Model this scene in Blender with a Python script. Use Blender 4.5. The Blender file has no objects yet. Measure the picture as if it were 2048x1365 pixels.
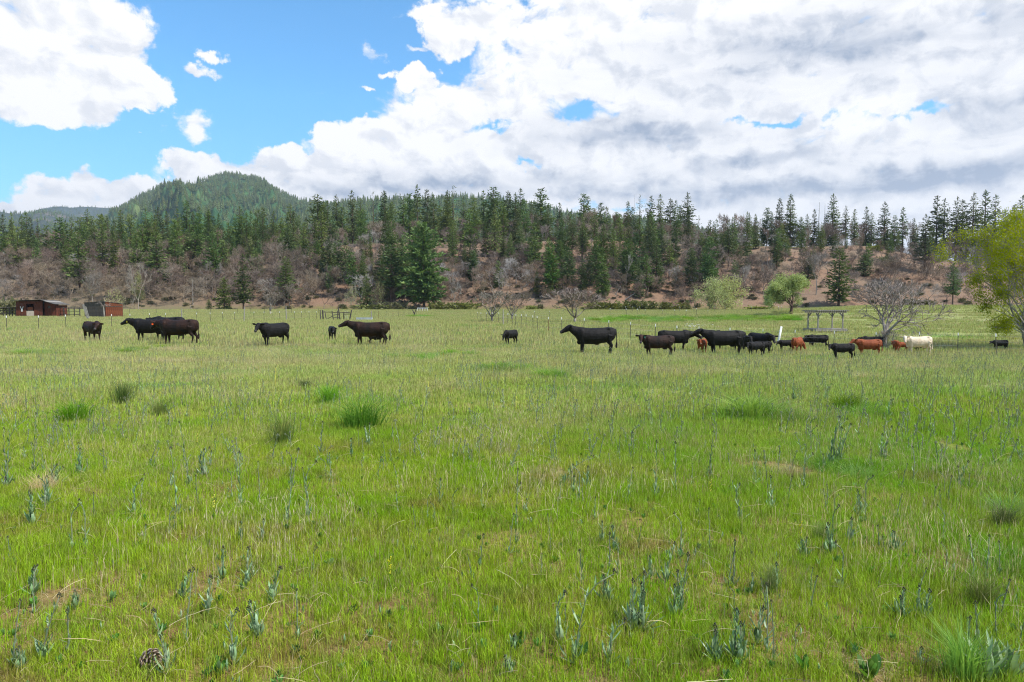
import bpy, bmesh, math, random
import numpy as np
from mathutils import Vector, Matrix, Euler

random.seed(7)
RNG = np.random.default_rng(11)
SC = bpy.context.scene
COL = SC.collection
PI = math.pi
R = math.radians

# ---------------------------------------------------------------- camera, world, sun, exposure
W0, H0, FPX = 2048.0, 1365.0, 1365.0
CAMH = 2.3
HORIZON = 612.0
PITCH = math.atan((H0 / 2 - HORIZON) / FPX)

cam_d = bpy.data.cameras.new('camera')
cam_d.sensor_width = 36.0
cam_d.lens = 36.0 * FPX / W0
cam_d.clip_start = 0.05
cam_d.clip_end = 30000
cam = bpy.data.objects.new('camera', cam_d)
COL.objects.link(cam)
cam.location = (0, 0, CAMH)
cam.rotation_euler = (PI / 2 - PITCH, 0, 0)
SC.camera = cam

SC.render.engine = 'CYCLES'
SC.view_settings.view_transform = 'Standard'
SC.view_settings.look = 'None'
SC.view_settings.gamma = 1
SC.view_settings.exposure = 0.64
SC.view_settings.use_curve_mapping = False
cy = SC.cycles
cy.max_bounces = 5
cy.diffuse_bounces = 3
cy.glossy_bounces = 2
cy.transmission_bounces = 3
cy.transparent_max_bounces = 8
cy.volume_bounces = 0
cy.use_denoising = True
cy.denoiser = 'OPENIMAGEDENOISE'
cy.denoising_input_passes = 'RGB_ALBEDO_NORMAL'
cy.denoising_prefilter = 'NONE'
cy.filter_width = 1.15
cy.sample_clamp_direct = 12
cy.sample_clamp_indirect = 6


def pxdir(px, py):
    """direction (per metre of Y) of a photograph pixel"""
    x = (px - W0 / 2) / FPX
    y = -(py - H0 / 2) / FPX
    c, s = math.cos(PITCH), math.sin(PITCH)
    dy = c + y * s
    dz = y * c - s
    return x / dy, dz / dy


def azel(px, py):
    dx, dz = pxdir(px, py)
    az = math.degrees(math.atan2(dx, 1))
    el = math.degrees(math.atan2(dz, math.hypot(dx, 1)))
    return az, el


class NT:
    """thin helper round a node tree"""
    def __init__(self, tree):
        self.t = tree
        tree.nodes.clear()

    def n(self, typ, ins=None, **props):
        nd = self.t.nodes.new(typ)
        for k, v in props.items():
            setattr(nd, k, v)
        for k, v in (ins or {}).items():
            s = nd.inputs[k]
            if isinstance(v, bpy.types.NodeSocket):
                self.t.links.new(v, s)
            else:
                s.default_value = v
        return nd

    def m(self, op, a, b=0.0, c=0.0, clamp=False):
        nd = self.n('ShaderNodeMath', {0: a, 1: b, 2: c}, operation=op)
        nd.use_clamp = clamp
        return nd.outputs[0]

    def v(self, op, a, b=(0, 0, 0), c=(0, 0, 0)):
        nd = self.n('ShaderNodeVectorMath', {0: a, 1: b, 2: c}, operation=op)
        return nd.outputs[1] if op == 'LENGTH' else nd.outputs[0]

    def mr(self, val, a, b, c=0.0, d=1.0, smooth=False):
        nd = self.n('ShaderNodeMapRange', {0: val, 1: a, 2: b, 3: c, 4: d})
        if smooth:
            nd.interpolation_type = 'SMOOTHSTEP'
        return nd.outputs[0]

    def mix(self, f, a, b, mode='MIX'):
        nd = self.n('ShaderNodeMix', data_type='RGBA', blend_type=mode)
        for i, v in ((0, f), (6, a), (7, b)):
            if isinstance(v, bpy.types.NodeSocket):
                self.t.links.new(v, nd.inputs[i])
            else:
                nd.inputs[i].default_value = v if i == 0 or len(v) == 4 else (*v, 1)
        return nd.outputs[2]

    def noise(self, vec, scale, detail=3, rough=0.5, dist=0.0, dims='3D'):
        nd = self.n('ShaderNodeTexNoise', {'Scale': scale, 'Detail': detail, 'Roughness': rough, 'Distortion': dist},
                    noise_dimensions=dims)
        if vec is not None:
            self.t.links.new(vec, nd.inputs['Vector'])
        return nd.outputs[0]


SUN_EL, SUN_ROT = R(54), R(118)
world = bpy.data.worlds.new('World')
SC.world = world
world.use_nodes = True
world.cycles.sampling_method = 'MANUAL'
world.cycles.sample_map_resolution = 512


def build_world():
    k = NT(world.node_tree)
    sky = k.n('ShaderNodeTexSky', sky_type='NISHITA', sun_disc=False, sun_elevation=SUN_EL, sun_rotation=SUN_ROT,
              altitude=600, air_density=1.15, dust_density=0.25, ozone_density=2.5)
    d = k.n('ShaderNodeNewGeometry').outputs['Incoming']
    d = k.v('MULTIPLY', d, (-1, -1, -1))
    sep = k.n('ShaderNodeSeparateXYZ', {0: d})
    X, Y, Z = sep.outputs
    az = k.m('MULTIPLY', k.m('ARCTAN2', X, Y), 180 / PI)
    el = k.m('MULTIPLY', k.m('ARCSINE', Z), 180 / PI)
    p = k.n('ShaderNodeCombineXYZ', {0: az, 1: el, 2: 0.0}).outputs[0]
    # warp for ragged outlines
    wv = k.n('ShaderNodeTexNoise', {'Vector': p, 'Scale': 0.30, 'Detail': 6, 'Roughness': 0.6}, noise_dimensions='2D').outputs['Color']
    pw = k.v('MULTIPLY_ADD', wv, (4.6, 3.0, 0), k.v('ADD', p, (-2.3, -1.5, 0)))

    def blob(cx, cy, rx, ry, rot=0.0, soft=0.5, vec=None):
        a, e = azel(cx, cy)
        ca = math.cos(math.radians(a)) ** 2
        sx = 1 / max(rx / FPX * 180 / PI * ca, 0.01)
        sy = 1 / max(ry / FPX * 180 / PI, 0.01)
        q = k.v('MULTIPLY_ADD', vec or pw, (sx, sy, 0), (-a * sx, -e * sy, 0))
        if rot:
            q = k.n('ShaderNodeVectorRotate', {'Vector': q, 'Angle': R(rot)}, rotation_type='Z_AXIS').outputs[0]
        return k.mr(k.v('LENGTH', q), 1 - soft, 1 + soft, 1, 0)

    def union(lst, soft=0.5, vec=None):
        acc = None
        for b in lst:
            s = blob(*b, soft=soft, vec=vec)
            acc = s if acc is None else k.m('MAXIMUM', acc, s)
        return acc

    big = union([(1720, 90, 860, 290), (1300, 300, 620, 170), (1950, 330, 700, 170),
                 (930, 335, 330, 92), (1500, 470, 560, 110), (680, 385, 330, 62), (60, 40, 250, 125), (95, 170, 175, 66)], 0.16)
    med = union([(400, 350, 72, 38), (585, 330, 95, 34), (165, 402, 150, 42), (30, 425, 120, 28), (255, 400, 75, 36), (675, 285, 52, 32),
                 (835, 165, 50, 26), (900, 60, 60, 56), (270, 165, 80, 34), (770, 262, 85, 34), (960, 30, 110, 50), (880, 220, 70, 40), (720, 300, 90, 40)], 0.24)
    small = union([(378, 246, 46, 28), (405, 140, 32, 12), (432, 108, 28, 9), (290, 208, 34, 7), (732, 98, 30, 20),
                   (728, 186, 14, 6), (295, 262, 14, 5), (146, 247, 46, 8), (850, 92, 36, 11), (765, 148, 20, 8)], 0.6)
    gaps = union([(1160, 218, 70, 14), (1000, 246, 50, 7), (1560, 242, 130, 6), (960, 8, 70, 10),
                  (1232, 417, 70, 9), (1040, 322, 24, 6), (1790, 232, 90, 6)], 0.9)
    D = k.m('MAXIMUM', k.m('MAXIMUM', big, med), k.m('MULTIPLY', small, 0.80))
    D = k.m('SUBTRACT', D, k.m('MULTIPLY', gaps, 0.60))
    # generic broken cloud outside the frame
    gen = k.mr(k.noise(k.v('MULTIPLY', p, (0.03, 0.045, 0)), 1.0, 3, 0.5, 0, '2D'), 0.42, 0.62)
    out = k.m('MAXIMUM', k.mr(k.m('ABSOLUTE', az), 46, 58), k.mr(el, 31, 42))
    D = k.m('ADD', k.m('MULTIPLY', D, k.m('SUBTRACT', 1.0, out)), k.m('MULTIPLY', gen, out))
    ps = k.v('MULTIPLY', p, (1.0, 1.45, 1))
    # billowy fbm
    n1 = k.noise(ps, 0.30, 9, 0.58, 0.25, '2D')
    n2 = k.noise(k.v('ADD', ps, (0.75, 1.3, 0)), 0.30, 5, 0.55, 0.25, '2D')
    lum = k.m('MULTIPLY', k.m('SUBTRACT', n1, n2), 1.0)
    E = k.m('MULTIPLY_ADD', k.m('SUBTRACT', n1, 0.5), 1.5, D)
    mask = k.mr(E, 0.36, 0.78, 0, 1, True)
    # where the sheets are thick: grey, flat, blue-grey undersides
    grey = union([(1600, 110, 360, 60), (1270, 268, 240, 40), (1560, 322, 220, 24), (1760, 366, 520, 26, -3), (2010, 290, 190, 50),
                  (1150, 362, 330, 20), (820, 372, 220, 26), (2010, 190, 160, 60), (1960, 40, 150, 50), (1420, 372, 200, 22)], 0.75)
    grey2 = union([(1720, 374, 420, 15, -2), (1500, 330, 90, 14), (1900, 345, 240, 16, -5), (1260, 275, 120, 16), (810, 380, 170, 12),
                   (1180, 388, 160, 10), (1640, 95, 150, 20)], 0.8)
    gfall = k.mr(k.noise(k.v('MULTIPLY', p, (1.0, 2.6, 1)), 0.2, 6, 0.55, 0.4, '2D'), 0.35, 0.65)
    g = k.m('ADD', k.m('MULTIPLY', grey, k.m('MULTIPLY_ADD', gfall, 0.42, 0.14)), k.m('MULTIPLY', grey2, 0.42))
    g = k.m('ADD', g, k.m('MULTIPLY', out, 0.35))
    g = k.m('ADD', g, k.mr(lum, 0.02, -0.20, 0, 0.34), clamp=True)
    white = (1.0, 1.0, 1.02, 1)
    dark = (0.36, 0.43, 0.56, 1)
    ccol = k.mix(g, white, dark)
    # low haze near the horizon makes distant cloud lilac-white
    ccol = k.mix(k.mr(el, 10, 2, 0, 0.55), ccol, (0.66, 0.70, 0.79, 1))
    skyc = k.mix(1.0, sky.outputs[0], k.mix(k.mr(el, 2, 16), (0.46, 0.72, 0.92, 1), (0.58, 1.02, 1.20, 1)), 'MULTIPLY')
    bs = k.n('ShaderNodeBackground', {'Color': skyc, 'Strength': 0.125})
    bc = k.n('ShaderNodeBackground', {'Color': ccol, 'Strength': 0.70})
    mx = k.n('ShaderNodeMixShader', {0: mask, 1: bs.outputs[0], 2: bc.outputs[0]})
    k.n('ShaderNodeOutputWorld', {0: mx.outputs[0]})


build_world()

sun_d = bpy.data.lights.new('sun', 'SUN')
sun_d.energy = 4.3
sun_d.angle = R(0.6)
sun_d.color = (1.0, 0.955, 0.88)
sun = bpy.data.objects.new('sun', sun_d)
COL.objects.link(sun)
_sd = Vector((math.sin(SUN_ROT) * math.cos(SUN_EL), math.cos(SUN_ROT) * math.cos(SUN_EL), math.sin(SUN_EL)))
sun.rotation_euler = _sd.to_track_quat('Z', 'Y').to_euler()
sun.location = (40, -20, 80)


# ---------------------------------------------------------------- generic helpers
def mesh_np(name, verts, faces, mat=None, smooth=False):
    """verts (N,3); faces (M,3) or (M,4) array"""
    me = bpy.data.meshes.new(name)
    verts = np.asarray(verts, dtype=np.float32)
    faces = np.asarray(faces, dtype=np.int32)
    me.vertices.add(len(verts))
    me.vertices.foreach_set('co', verts.ravel())
    k = faces.shape[1]
    me.loops.add(faces.size)
    me.loops.foreach_set('vertex_index', faces.ravel())
    me.polygons.add(len(faces))
    me.polygons.foreach_set('loop_start', np.arange(0, faces.size, k, dtype=np.int32))
    me.polygons.foreach_set('loop_total', np.full(len(faces), k, dtype=np.int32))
    me.polygons.foreach_set('use_smooth', np.full(len(faces), smooth, dtype=bool))
    me.update(calc_edges=True)
    if mat:
        me.materials.append(mat)
    return me


def props(o, label=None, cat=None, group=None, kind=None):
    if label: o['label'] = label
    if cat: o['category'] = cat
    if group: o['group'] = group
    if kind: o['kind'] = kind
    return o


def link(name, me, parent=None, loc=None, rot=None, scl=None):
    o = bpy.data.objects.new(name, me)
    COL.objects.link(o)
    if parent is not None: o.parent = parent
    if loc is not None: o.location = loc
    if rot is not None: o.rotation_euler = rot
    if scl is not None: o.scale = scl if hasattr(scl, '__len__') else (scl,) * 3
    return o


def thing(name, label, cat, loc=(0, 0, 0), rz=0.0, group=None):
    o = link(name, None, None, loc, (0, 0, rz))
    o.empty_display_size = 0.2
    return props(o, label, cat, group)


class MB:
    """mesh builder of boxes, bars and lofts; quads are split to triangles"""
    def __init__(self):
        self.v, self.f = [], []

    def add(self, vs, fs):
        b = len(self.v)
        self.v += [tuple(x) for x in vs]
        for q in fs:
            if len(q) == 4:
                self.f.append((b + q[0], b + q[1], b + q[2]))
                self.f.append((b + q[0], b + q[2], b + q[3]))
            else:
                self.f.append(tuple(b + i for i in q))
        return self

    def box(self, c, s, rot=None):
        hx, hy, hz = s[0] / 2, s[1] / 2, s[2] / 2
        vs = [Vector((x, y, z)) for x in (-hx, hx) for y in (-hy, hy) for z in (-hz, hz)]
        if rot:
            m = Euler(rot).to_matrix()
            vs = [m @ q for q in vs]
        vs = [q + Vector(c) for q in vs]
        return self.add(vs, [(0, 1, 3, 2), (4, 6, 7, 5), (0, 4, 5, 1), (2, 3, 7, 6), (0, 2, 6, 4), (1, 5, 7, 3)])

    def tube(self, pts, rad, n=6, cap=True):
        pts = [Vector(p) for p in pts]
        if not hasattr(rad, '__len__'): rad = [rad] * len(pts)
        rings = []
        for i, p in enumerate(pts):
            d = (pts[min(i + 1, len(pts) - 1)] - pts[max(i - 1, 0)])
            if d.length < 1e-9: d = Vector((0, 0, 1))
            d.normalize()
            a = d.cross(Vector((0, 1, 0)) if abs(d.y) < 0.9 else Vector((1, 0, 0))).normalized()
            b = d.cross(a)
            rings.append([p + (a * math.cos(2 * PI * k / n) + b * math.sin(2 * PI * k / n)) * rad[i] for k in range(n)])
        vs = [v for r in rings for v in r]
        fs = []
        for i in range(len(pts) - 1):
            for k in range(n):
                k2 = (k + 1) % n
                fs.append((i * n + k, i * n + k2, (i + 1) * n + k2, (i + 1) * n + k))
        if cap:
            vs += [pts[0], pts[-1]]
            c0, c1, L = len(vs) - 2, len(vs) - 1, (len(pts) - 1) * n
            for k in range(n):
                k2 = (k + 1) % n
                fs.append((c0, k2, k)); fs.append((c1, L + k, L + k2))
        return self.add(vs, fs)

    def loft(self, secs, n=14):
        """secs: (centre, side vector, up vector)"""
        vs = []
        for c, a, b in secs:
            c, a, b = Vector(c), Vector(a), Vector(b)
            vs += [c + a * math.cos(2 * PI * k / n) + b * math.sin(2 * PI * k / n) for k in range(n)]
        fs = []
        for i in range(len(secs) - 1):
            for k in range(n):
                k2 = (k + 1) % n
                fs.append((i * n + k, i * n + k2, (i + 1) * n + k2, (i + 1) * n + k))
        vs += [Vector(secs[0][0]), Vector(secs[-1][0])]
        c0, c1, L = len(vs) - 2, len(vs) - 1, (len(secs) - 1) * n
        for k in range(n):
            k2 = (k + 1) % n
            fs.append((c0, k2, k)); fs.append((c1, L + k, L + k2))
        return self.add(vs, fs)

    def ell(self, c, r, n=10, m=6, rot=None):
        secs = []
        mm = Euler(rot).to_matrix() if rot else Matrix.Identity(3)
        for i in range(1, m):
            t = PI * i / m
            secs.append((Vector(c) + mm @ Vector((0, 0, -r[2] * math.cos(t))), mm @ Vector((r[0] * math.sin(t), 0, 0)),
                         mm @ Vector((0, r[1] * math.sin(t), 0))))
        return self.loft(secs, n)

    def mesh(self, name, mat=None, smooth=False):
        return mesh_np(name, self.v, self.f, mat, smooth)

    def build(self, name, mat, parent=None, smooth=False, **kw):
        return link(name, self.mesh(name, mat, smooth), parent, **kw)


def ss(a, b, x):
    t = np.clip((np.asarray(x, float) - a) / (b - a), 0, 1)
    return t * t * (3 - 2 * t)


_ph = np.random.default_rng(5).uniform(0, 6.28, (40, 3))


def fbm(x, y, sc, seed=0, octs=4):
    x = np.asarray(x, float) / sc; y = np.asarray(y, float) / sc
    r = 0; a = 1.0
    for o in range(octs):
        p = _ph[(seed * 7 + o * 3) % 38]; q = _ph[(seed * 5 + o * 2 + 1) % 38]
        ang = p[2]
        u = x * math.cos(ang) + y * math.sin(ang); v = -x * math.sin(ang) + y * math.cos(ang)
        r = r + a * (np.sin(u * 6.28 + p[0] + 1.7 * np.sin(v * 4.1 + q[0])) * np.sin(v * 6.28 + p[1] + 1.3 * np.sin(u * 3.3 + q[1])))
        x = x * 1.93; y = y * 1.93; a *= 0.5
    return r / 1.6


CREST_X = [-3000, 0, 300, 600, 700, 900, 1200, 1480, 1700, 1850, 1930, 2048, 5000]
CREST_Z = [24, 22, 24, 27, 30, 31, 31.5, 29, 28.5, 24, 21, 21, 24]


def zf(X, Y):
    """terrain height"""
    X = np.asarray(X, float); Y = np.asarray(Y, float)
    Yp = np.maximum(Y, 1.0)
    s = X / Yp
    z = 0.95 * ss(150, 230, Y)
    z = z - 0.95 * ss(.02, .42, s) * ss(20, 48, Y) * (1 - ss(58, 82, Y))
    e = ss(.34, .54, s)
    z = z + e * 2.15 * ss(80, 113, Y) * (1 - 0.5 * ss(150, 230, Y))
    z = z + 0.85 * np.exp(-((Y - 113) / 6) ** 2) * ss(.09, .15, s) * (1 - ss(.42, .5, s)) * (0.8 + 0.35 * fbm(X, Y, 30, 3, 2))
    z = z + 0.05 * fbm(X, Y, 11, 1, 3) * ss(9, 25, Y) + 0.02 * fbm(X, Y, 2.3, 2, 2)
    yb = 232 + 7 * fbm(X, X * 0 + 3, 160, 4, 3)
    px = 1024 + 1365 * s
    zc = np.interp(px, CREST_X, CREST_Z)
    t = np.clip((Y - yb) / 88.0, 0, 1)
    prof = 1 - (1 - t) ** 1.35
    prof = prof * (1 - ss(.8, 1, t)) + ss(.8, 1, t) * (0.97 + 0.03 * ss(.9, 1, t))
    gull = fbm(X, Y * 0.35, 60, 6, 4)
    z = z + zc * prof + 2.0 * gull * np.sin(PI * t) + 0.35 * fbm(X, Y, 9, 8, 3) * ss(0, .1, t)
    z = z - 7 * ss(340, 700, Y) * (Y > 300)
    return z


def at(px, py, ymin=3.0, ymax=420.0):
    """point of the terrain seen at a photograph pixel"""
    dx, dz = pxdir(px, py)
    Y = np.concatenate([np.arange(ymin, 60, 0.05), np.arange(60, ymax, 0.25)])
    h = CAMH + dz * Y - zf(dx * Y, Y)
    i = np.argmax(h < 0)
    if h[i] >= 0: i = len(Y) - 1
    y = float(Y[i])
    return Vector((dx * y, y, float(zf(dx * y, y))))


def atY(px, py, Y):
    dx, dz = pxdir(px, py)
    return Vector((dx * Y, Y, float(zf(dx * Y, Y)))), CAMH + dz * Y


def scatter(name, pts, rotz, scl, idx, sources, label=None, cat=None, kind='stuff', group=None, tilt=None):
    """many light copies of unlinked source meshes, as one 'stuff' object"""
    pts = np.asarray(pts, np.float32)
    n = len(pts)
    me = bpy.data.meshes.new(name)
    me.vertices.add(n)
    me.vertices.foreach_set('co', pts.ravel())
    rot = np.zeros((n, 3), np.float32)
    rot[:, 2] = rotz
    if tilt is not None: rot[:, :2] = tilt
    a = me.attributes.new('rot', 'FLOAT_VECTOR', 'POINT'); a.data.foreach_set('vector', rot.ravel())
    sv = np.asarray(scl, np.float32)
    if sv.ndim == 1: sv = np.repeat(sv[:, None], 3, 1)
    a = me.attributes.new('scl', 'FLOAT_VECTOR', 'POINT'); a.data.foreach_set('vector', sv.ravel())
    a = me.attributes.new('idx', 'INT', 'POINT'); a.data.foreach_set('value', np.asarray(idx, np.int32))
    o = link(name, me)
    src = bpy.data.collections.new(name + '_source')
    for i, s in enumerate(sources):
        so = bpy.data.objects.new('%s_source_%02d' % (name, i), s)
        src.objects.link(so)
    ng = bpy.data.node_groups.new(name, 'GeometryNodeTree')
    ng.interface.new_socket('Geometry', in_out='INPUT', socket_type='NodeSocketGeometry')
    ng.interface.new_socket('Geometry', in_out='OUTPUT', socket_type='NodeSocketGeometry')
    N = ng.nodes; L = ng.links
    gi = N.new('NodeGroupInput'); go = N.new('NodeGroupOutput')
    ci = N.new('GeometryNodeCollectionInfo'); ci.inputs[0].default_value = src
    ci.inputs[1].default_value = True; ci.inputs[2].default_value = True
    ip = N.new('GeometryNodeInstanceOnPoints'); ip.inputs['Pick Instance'].default_value = True

    def na(nm, dt):
        q = N.new('GeometryNodeInputNamedAttribute'); q.data_type = dt; q.inputs[0].default_value = nm
        return q.outputs[0]
    L.new(gi.outputs[0], ip.inputs['Points'])
    L.new(ci.outputs[0], ip.inputs['Instance'])
    L.new(na('idx', 'INT'), ip.inputs['Instance Index'])
    L.new(na('rot', 'FLOAT_VECTOR'), ip.inputs['Rotation'])
    L.new(na('scl', 'FLOAT_VECTOR'), ip.inputs['Scale'])
    L.new(ip.outputs[0], go.inputs[0])
    md = o.modifiers.new('scatter', 'NODES'); md.node_group = ng
    return props(o, label, cat, group, kind)


# ---------------------------------------------------------------- materials
def mat(name, fn):
    m = bpy.data.materials.new(name)
    m.use_nodes = True
    k = NT(m.node_tree)
    out = k.n('ShaderNodeOutputMaterial')
    k.t.links.new(fn(k), out.inputs[0])
    return m


def princ(k, col, rough=0.8, spec=0.3, bump=None, bumpd=0.02, metal=0.0, sheen=0.0):
    ins = {'Base Color': col, 'Roughness': rough, 'Metallic': metal, 'Specular IOR Level': spec}
    if sheen:
        ins['Sheen Weight'] = sheen
    if bump is not None:
        ins['Normal'] = k.n('ShaderNodeBump', {'Height': bump, 'Distance': bumpd, 'Strength': 1.0}).outputs[0]
    return k.n('ShaderNodeBsdfPrincipled', ins).outputs[0]


def c4(c): return (*c, 1)


def simple(name, a, b, scale=3.0, rough=0.8, spec=0.3, detail=4, obj=True, bumpd=0.0, stretch=None):
    def fn(k):
        co = k.n('ShaderNodeTexCoord').outputs['Object'] if obj else k.n('ShaderNodeNewGeometry').outputs['Position']
        if stretch: co = k.v('MULTIPLY', co, stretch)
        nz = k.noise(co, scale, detail, 0.6)
        f = k.mr(nz, 0.35, 0.65)
        return princ(k, k.mix(f, c4(a), c4(b)), rough, spec, nz if bumpd else None, bumpd)
    return mat(name, fn)


def leaf_mat(name, cols, pos_scale=0.5, trans=0.3, rough=0.6, spec=0.25, rnd='island', tint=None):
    """cols: list of colours run through by random per island / object + world noise"""
    def fn(k):
        g = k.n('ShaderNodeNewGeometry')
        nz = k.mr(k.noise(g.outputs['Position'], pos_scale, 3, 0.6), 0.3, 0.7)
        r = g.outputs['Random Per Island'] if rnd == 'island' else k.n('ShaderNodeObjectInfo').outputs['Random']
        f = k.m('MULTIPLY_ADD', nz, 0.5, k.m('MULTIPLY', r, 0.5))
        ramp = k.n('ShaderNodeValToRGB', {0: f})
        el = ramp.color_ramp.elements
        while len(el) < len(cols): el.new(0.5)
        for i, c in enumerate(cols):
            el[i].position = 0.1 + 0.8 * i / max(1, len(cols) - 1); el[i].color = c4(c)
        col = ramp.outputs[0]
        if rnd == 'island':
            ro = k.n('ShaderNodeObjectInfo').outputs['Random']
            hs = k.n('ShaderNodeHueSaturation', {'Hue': k.mr(k.m('FRACT', k.m('MULTIPLY', ro, 7.3)), 0, 1, 0.472, 0.515), 'Saturation': k.mr(ro, 1, 0, 0.8, 1.15),
                                                 'Value': k.mr(k.m('FRACT', k.m('MULTIPLY', ro, 3.1)), 0, 1, 0.68, 1.42), 'Color': col})
            col = hs.outputs[0]
        if tint:
            at_ = k.n('ShaderNodeAttribute', attribute_name='tint', attribute_type='OBJECT').outputs['Fac']
            col = k.mix(at_, col, c4(tint))
        p = princ(k, col, rough, spec)
        if trans <= 0: return p
        tr = k.n('ShaderNodeBsdfTranslucent', {'Color': k.mix(1.0, col, (1.15, 1.2, 0.7, 1), 'MULTIPLY')}).outputs[0]
        return k.n('ShaderNodeMixShader', {0: trans, 1: p, 2: tr}).outputs[0]
    return mat(name, fn)


def field_colours(k, pos, blade=True):
    """colour of the pasture by place: lime in front, tan-green seed heads behind, lush streaks, brown thin spots"""
    y = k.n('ShaderNodeSeparateXYZ', {0: pos}).outputs[1]
    x = k.n('ShaderNodeSeparateXYZ', {0: pos}).outputs[0]
    nl = k.noise(pos, 0.11, 4, 0.55)
    nm = k.noise(pos, 0.6, 4, 0.6)
    ns = k.noise(pos, 3.0, 3, 0.6)
    lime = (0.235, 0.385, 0.010, 1)
    green = (0.150, 0.345, 0.025, 1)
    olive = (0.225, 0.300, 0.040, 1)
    tan = (0.395, 0.405, 0.175, 1)
    col = k.mix(k.mr(nm, 0.40, 0.62), lime, (0.335, 0.415, 0.030, 1))
    col = k.mix(k.mr(ns, 0.50, 0.68), col, olive)
    # right of the field is greener
    rf = k.m('MULTIPLY', k.mr(x, 0.0, 7.0), k.mr(nl, 0.30, 0.55))
    col = k.mix(k.m('MULTIPLY', rf, 0.6), col, green)
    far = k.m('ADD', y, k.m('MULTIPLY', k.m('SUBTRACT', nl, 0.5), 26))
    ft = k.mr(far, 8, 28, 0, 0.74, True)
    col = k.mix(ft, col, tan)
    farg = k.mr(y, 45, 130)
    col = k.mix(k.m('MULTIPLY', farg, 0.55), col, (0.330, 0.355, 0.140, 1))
    thin = k.mr(k.noise(k.v('MULTIPLY', pos, (0.55, 0.9, 1)), 1.0, 4, 0.6, 0.6), 0.56, 0.68)
    col = k.mix(k.m('MULTIPLY', k.m('MULTIPLY', thin, k.mr(y, 14, 6)), 0.8), col, (0.30, 0.175, 0.075, 1))
    streak = k.mr(k.noise(k.v('MULTIPLY', pos, (0.10, 0.35, 1)), 1.0, 4, 0.6, 0.5), 0.48, 0.66)
    col = k.mix(k.m('MULTIPLY', k.m('MULTIPLY', streak, k.mr(y, 10, 24)), 0.55), col, (0.44, 0.36, 0.23, 1))
    lush = k.mr(k.noise(k.v('MULTIPLY', pos, (0.16, 0.42, 1)), 1.0, 3, 0.5, 0.3), 0.60, 0.72)
    col = k.mix(k.m('MULTIPLY', lush, 0.75), col, (0.155, 0.340, 0.045, 1))
    return col, nm, ns, y


def grass_mat(name, dry=0.15, strength=1.0, lo=0.55):
    def fn(k):
        g = k.n('ShaderNodeNewGeometry')
        pos = g.outputs['Position']
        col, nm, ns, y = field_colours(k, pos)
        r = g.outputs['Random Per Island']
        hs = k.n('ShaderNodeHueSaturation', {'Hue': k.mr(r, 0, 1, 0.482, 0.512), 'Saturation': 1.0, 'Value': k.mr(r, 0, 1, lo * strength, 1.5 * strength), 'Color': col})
        col = hs.outputs[0]
        r2 = k.m('FRACT', k.m('MULTIPLY', r, 37.7))
        dryf = k.m('LESS_THAN', r2, k.mr(nm, 0.35, 0.65, dry * 0.4, dry * 1.7))
        col = k.mix(dryf, col, (0.46, 0.38, 0.20, 1))
        p = princ(k, col, 0.55, 0.25)
        tr = k.n('ShaderNodeBsdfTranslucent', {'Color': k.mix(1.0, col, (1.1, 1.15, 0.6, 1), 'MULTIPLY')}).outputs[0]
        return k.n('ShaderNodeMixShader', {0: 0.38, 1: p, 2: tr}).outputs[0]
    return mat(name, fn)


def ground_fn(k):
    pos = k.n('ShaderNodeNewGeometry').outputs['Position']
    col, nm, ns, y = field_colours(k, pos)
    soil = k.mix(k.mr(k.noise(pos, 9, 4, 0.7), 0.35, 0.65), (0.12, 0.062, 0.034, 1), (0.25, 0.145, 0.075, 1))
    # bare soil shows only close by, between the blades
    f = k.m('MULTIPLY', k.mr(y, 6, 22, 0.95, 0.05), k.mr(k.noise(pos, 2.2, 4, 0.7), 0.35, 0.6, 0.6, 1.0))
    col = k.mix(1.0, col, (0.72, 0.72, 0.72, 1), 'MULTIPLY')
    col = k.mix(f, col, soil)
    # trodden earth track on the right
    x = k.n('ShaderNodeSeparateXYZ', {0: pos}).outputs[0]
    dt = k.m('ABSOLUTE', k.m('SUBTRACT', y, k.m('MULTIPLY_ADD', x, 0.12, 52.0)))
    tr = k.m('MULTIPLY', k.mr(k.m('ADD', dt, k.m('MULTIPLY', nm, 2.0)), 2.6, 1.6), k.mr(x, 24, 30))
    col = k.mix(k.m('MULTIPLY', tr, 0.85), col, (0.13, 0.09, 0.06, 1))
    bump = k.noise(pos, 5, 5, 0.7)
    return princ(k, col, 0.95, 0.1, bump, 0.08)


def hill_fn(k):
    g = k.n('ShaderNodeNewGeometry')
    pos = g.outputs['Position']
    x, y, z = k.n('ShaderNodeSeparateXYZ', {0: pos}).outputs
    n1 = k.noise(pos, 0.07, 5, 0.6)
    n2 = k.noise(pos, 0.5, 5, 0.7)
    n3 = k.noise(pos, 2.5, 3, 0.7)
    red = k.mix(k.mr(n1, 0.35, 0.65), (0.215, 0.128, 0.084, 1), (0.205, 0.150, 0.105, 1))
    red = k.mix(k.mr(n2, 0.5, 0.72), red, (0.17, 0.115, 0.075, 1))
    red = k.mix(k.mr(n3, 0.55, 0.75, 0, 0.6), red, (0.30, 0.225, 0.165, 1))
    litter = (0.15, 0.125, 0.08, 1)
    # grassy foot and grassy plateau, leaf litter to the left
    foot = k.mr(k.m('ADD', z, k.m('MULTIPLY', n2, 5.0)), 5.2, 3.6)
    red = k.mix(k.m('MULTIPLY', foot, 0.8), red, (0.14, 0.145, 0.045, 1))
    top = k.mr(k.m('ADD', y, k.m('MULTIPLY', n2, 8)), 318, 326)
    red = k.mix(k.m('MULTIPLY', top, 0.8), red, (0.13, 0.14, 0.05, 1))
    red = k.mix(k.mr(x, -70, -130, 0, 0.65), red, litter)
    return princ(k, red, 0.95, 0.1, n3, 0.25)


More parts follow.
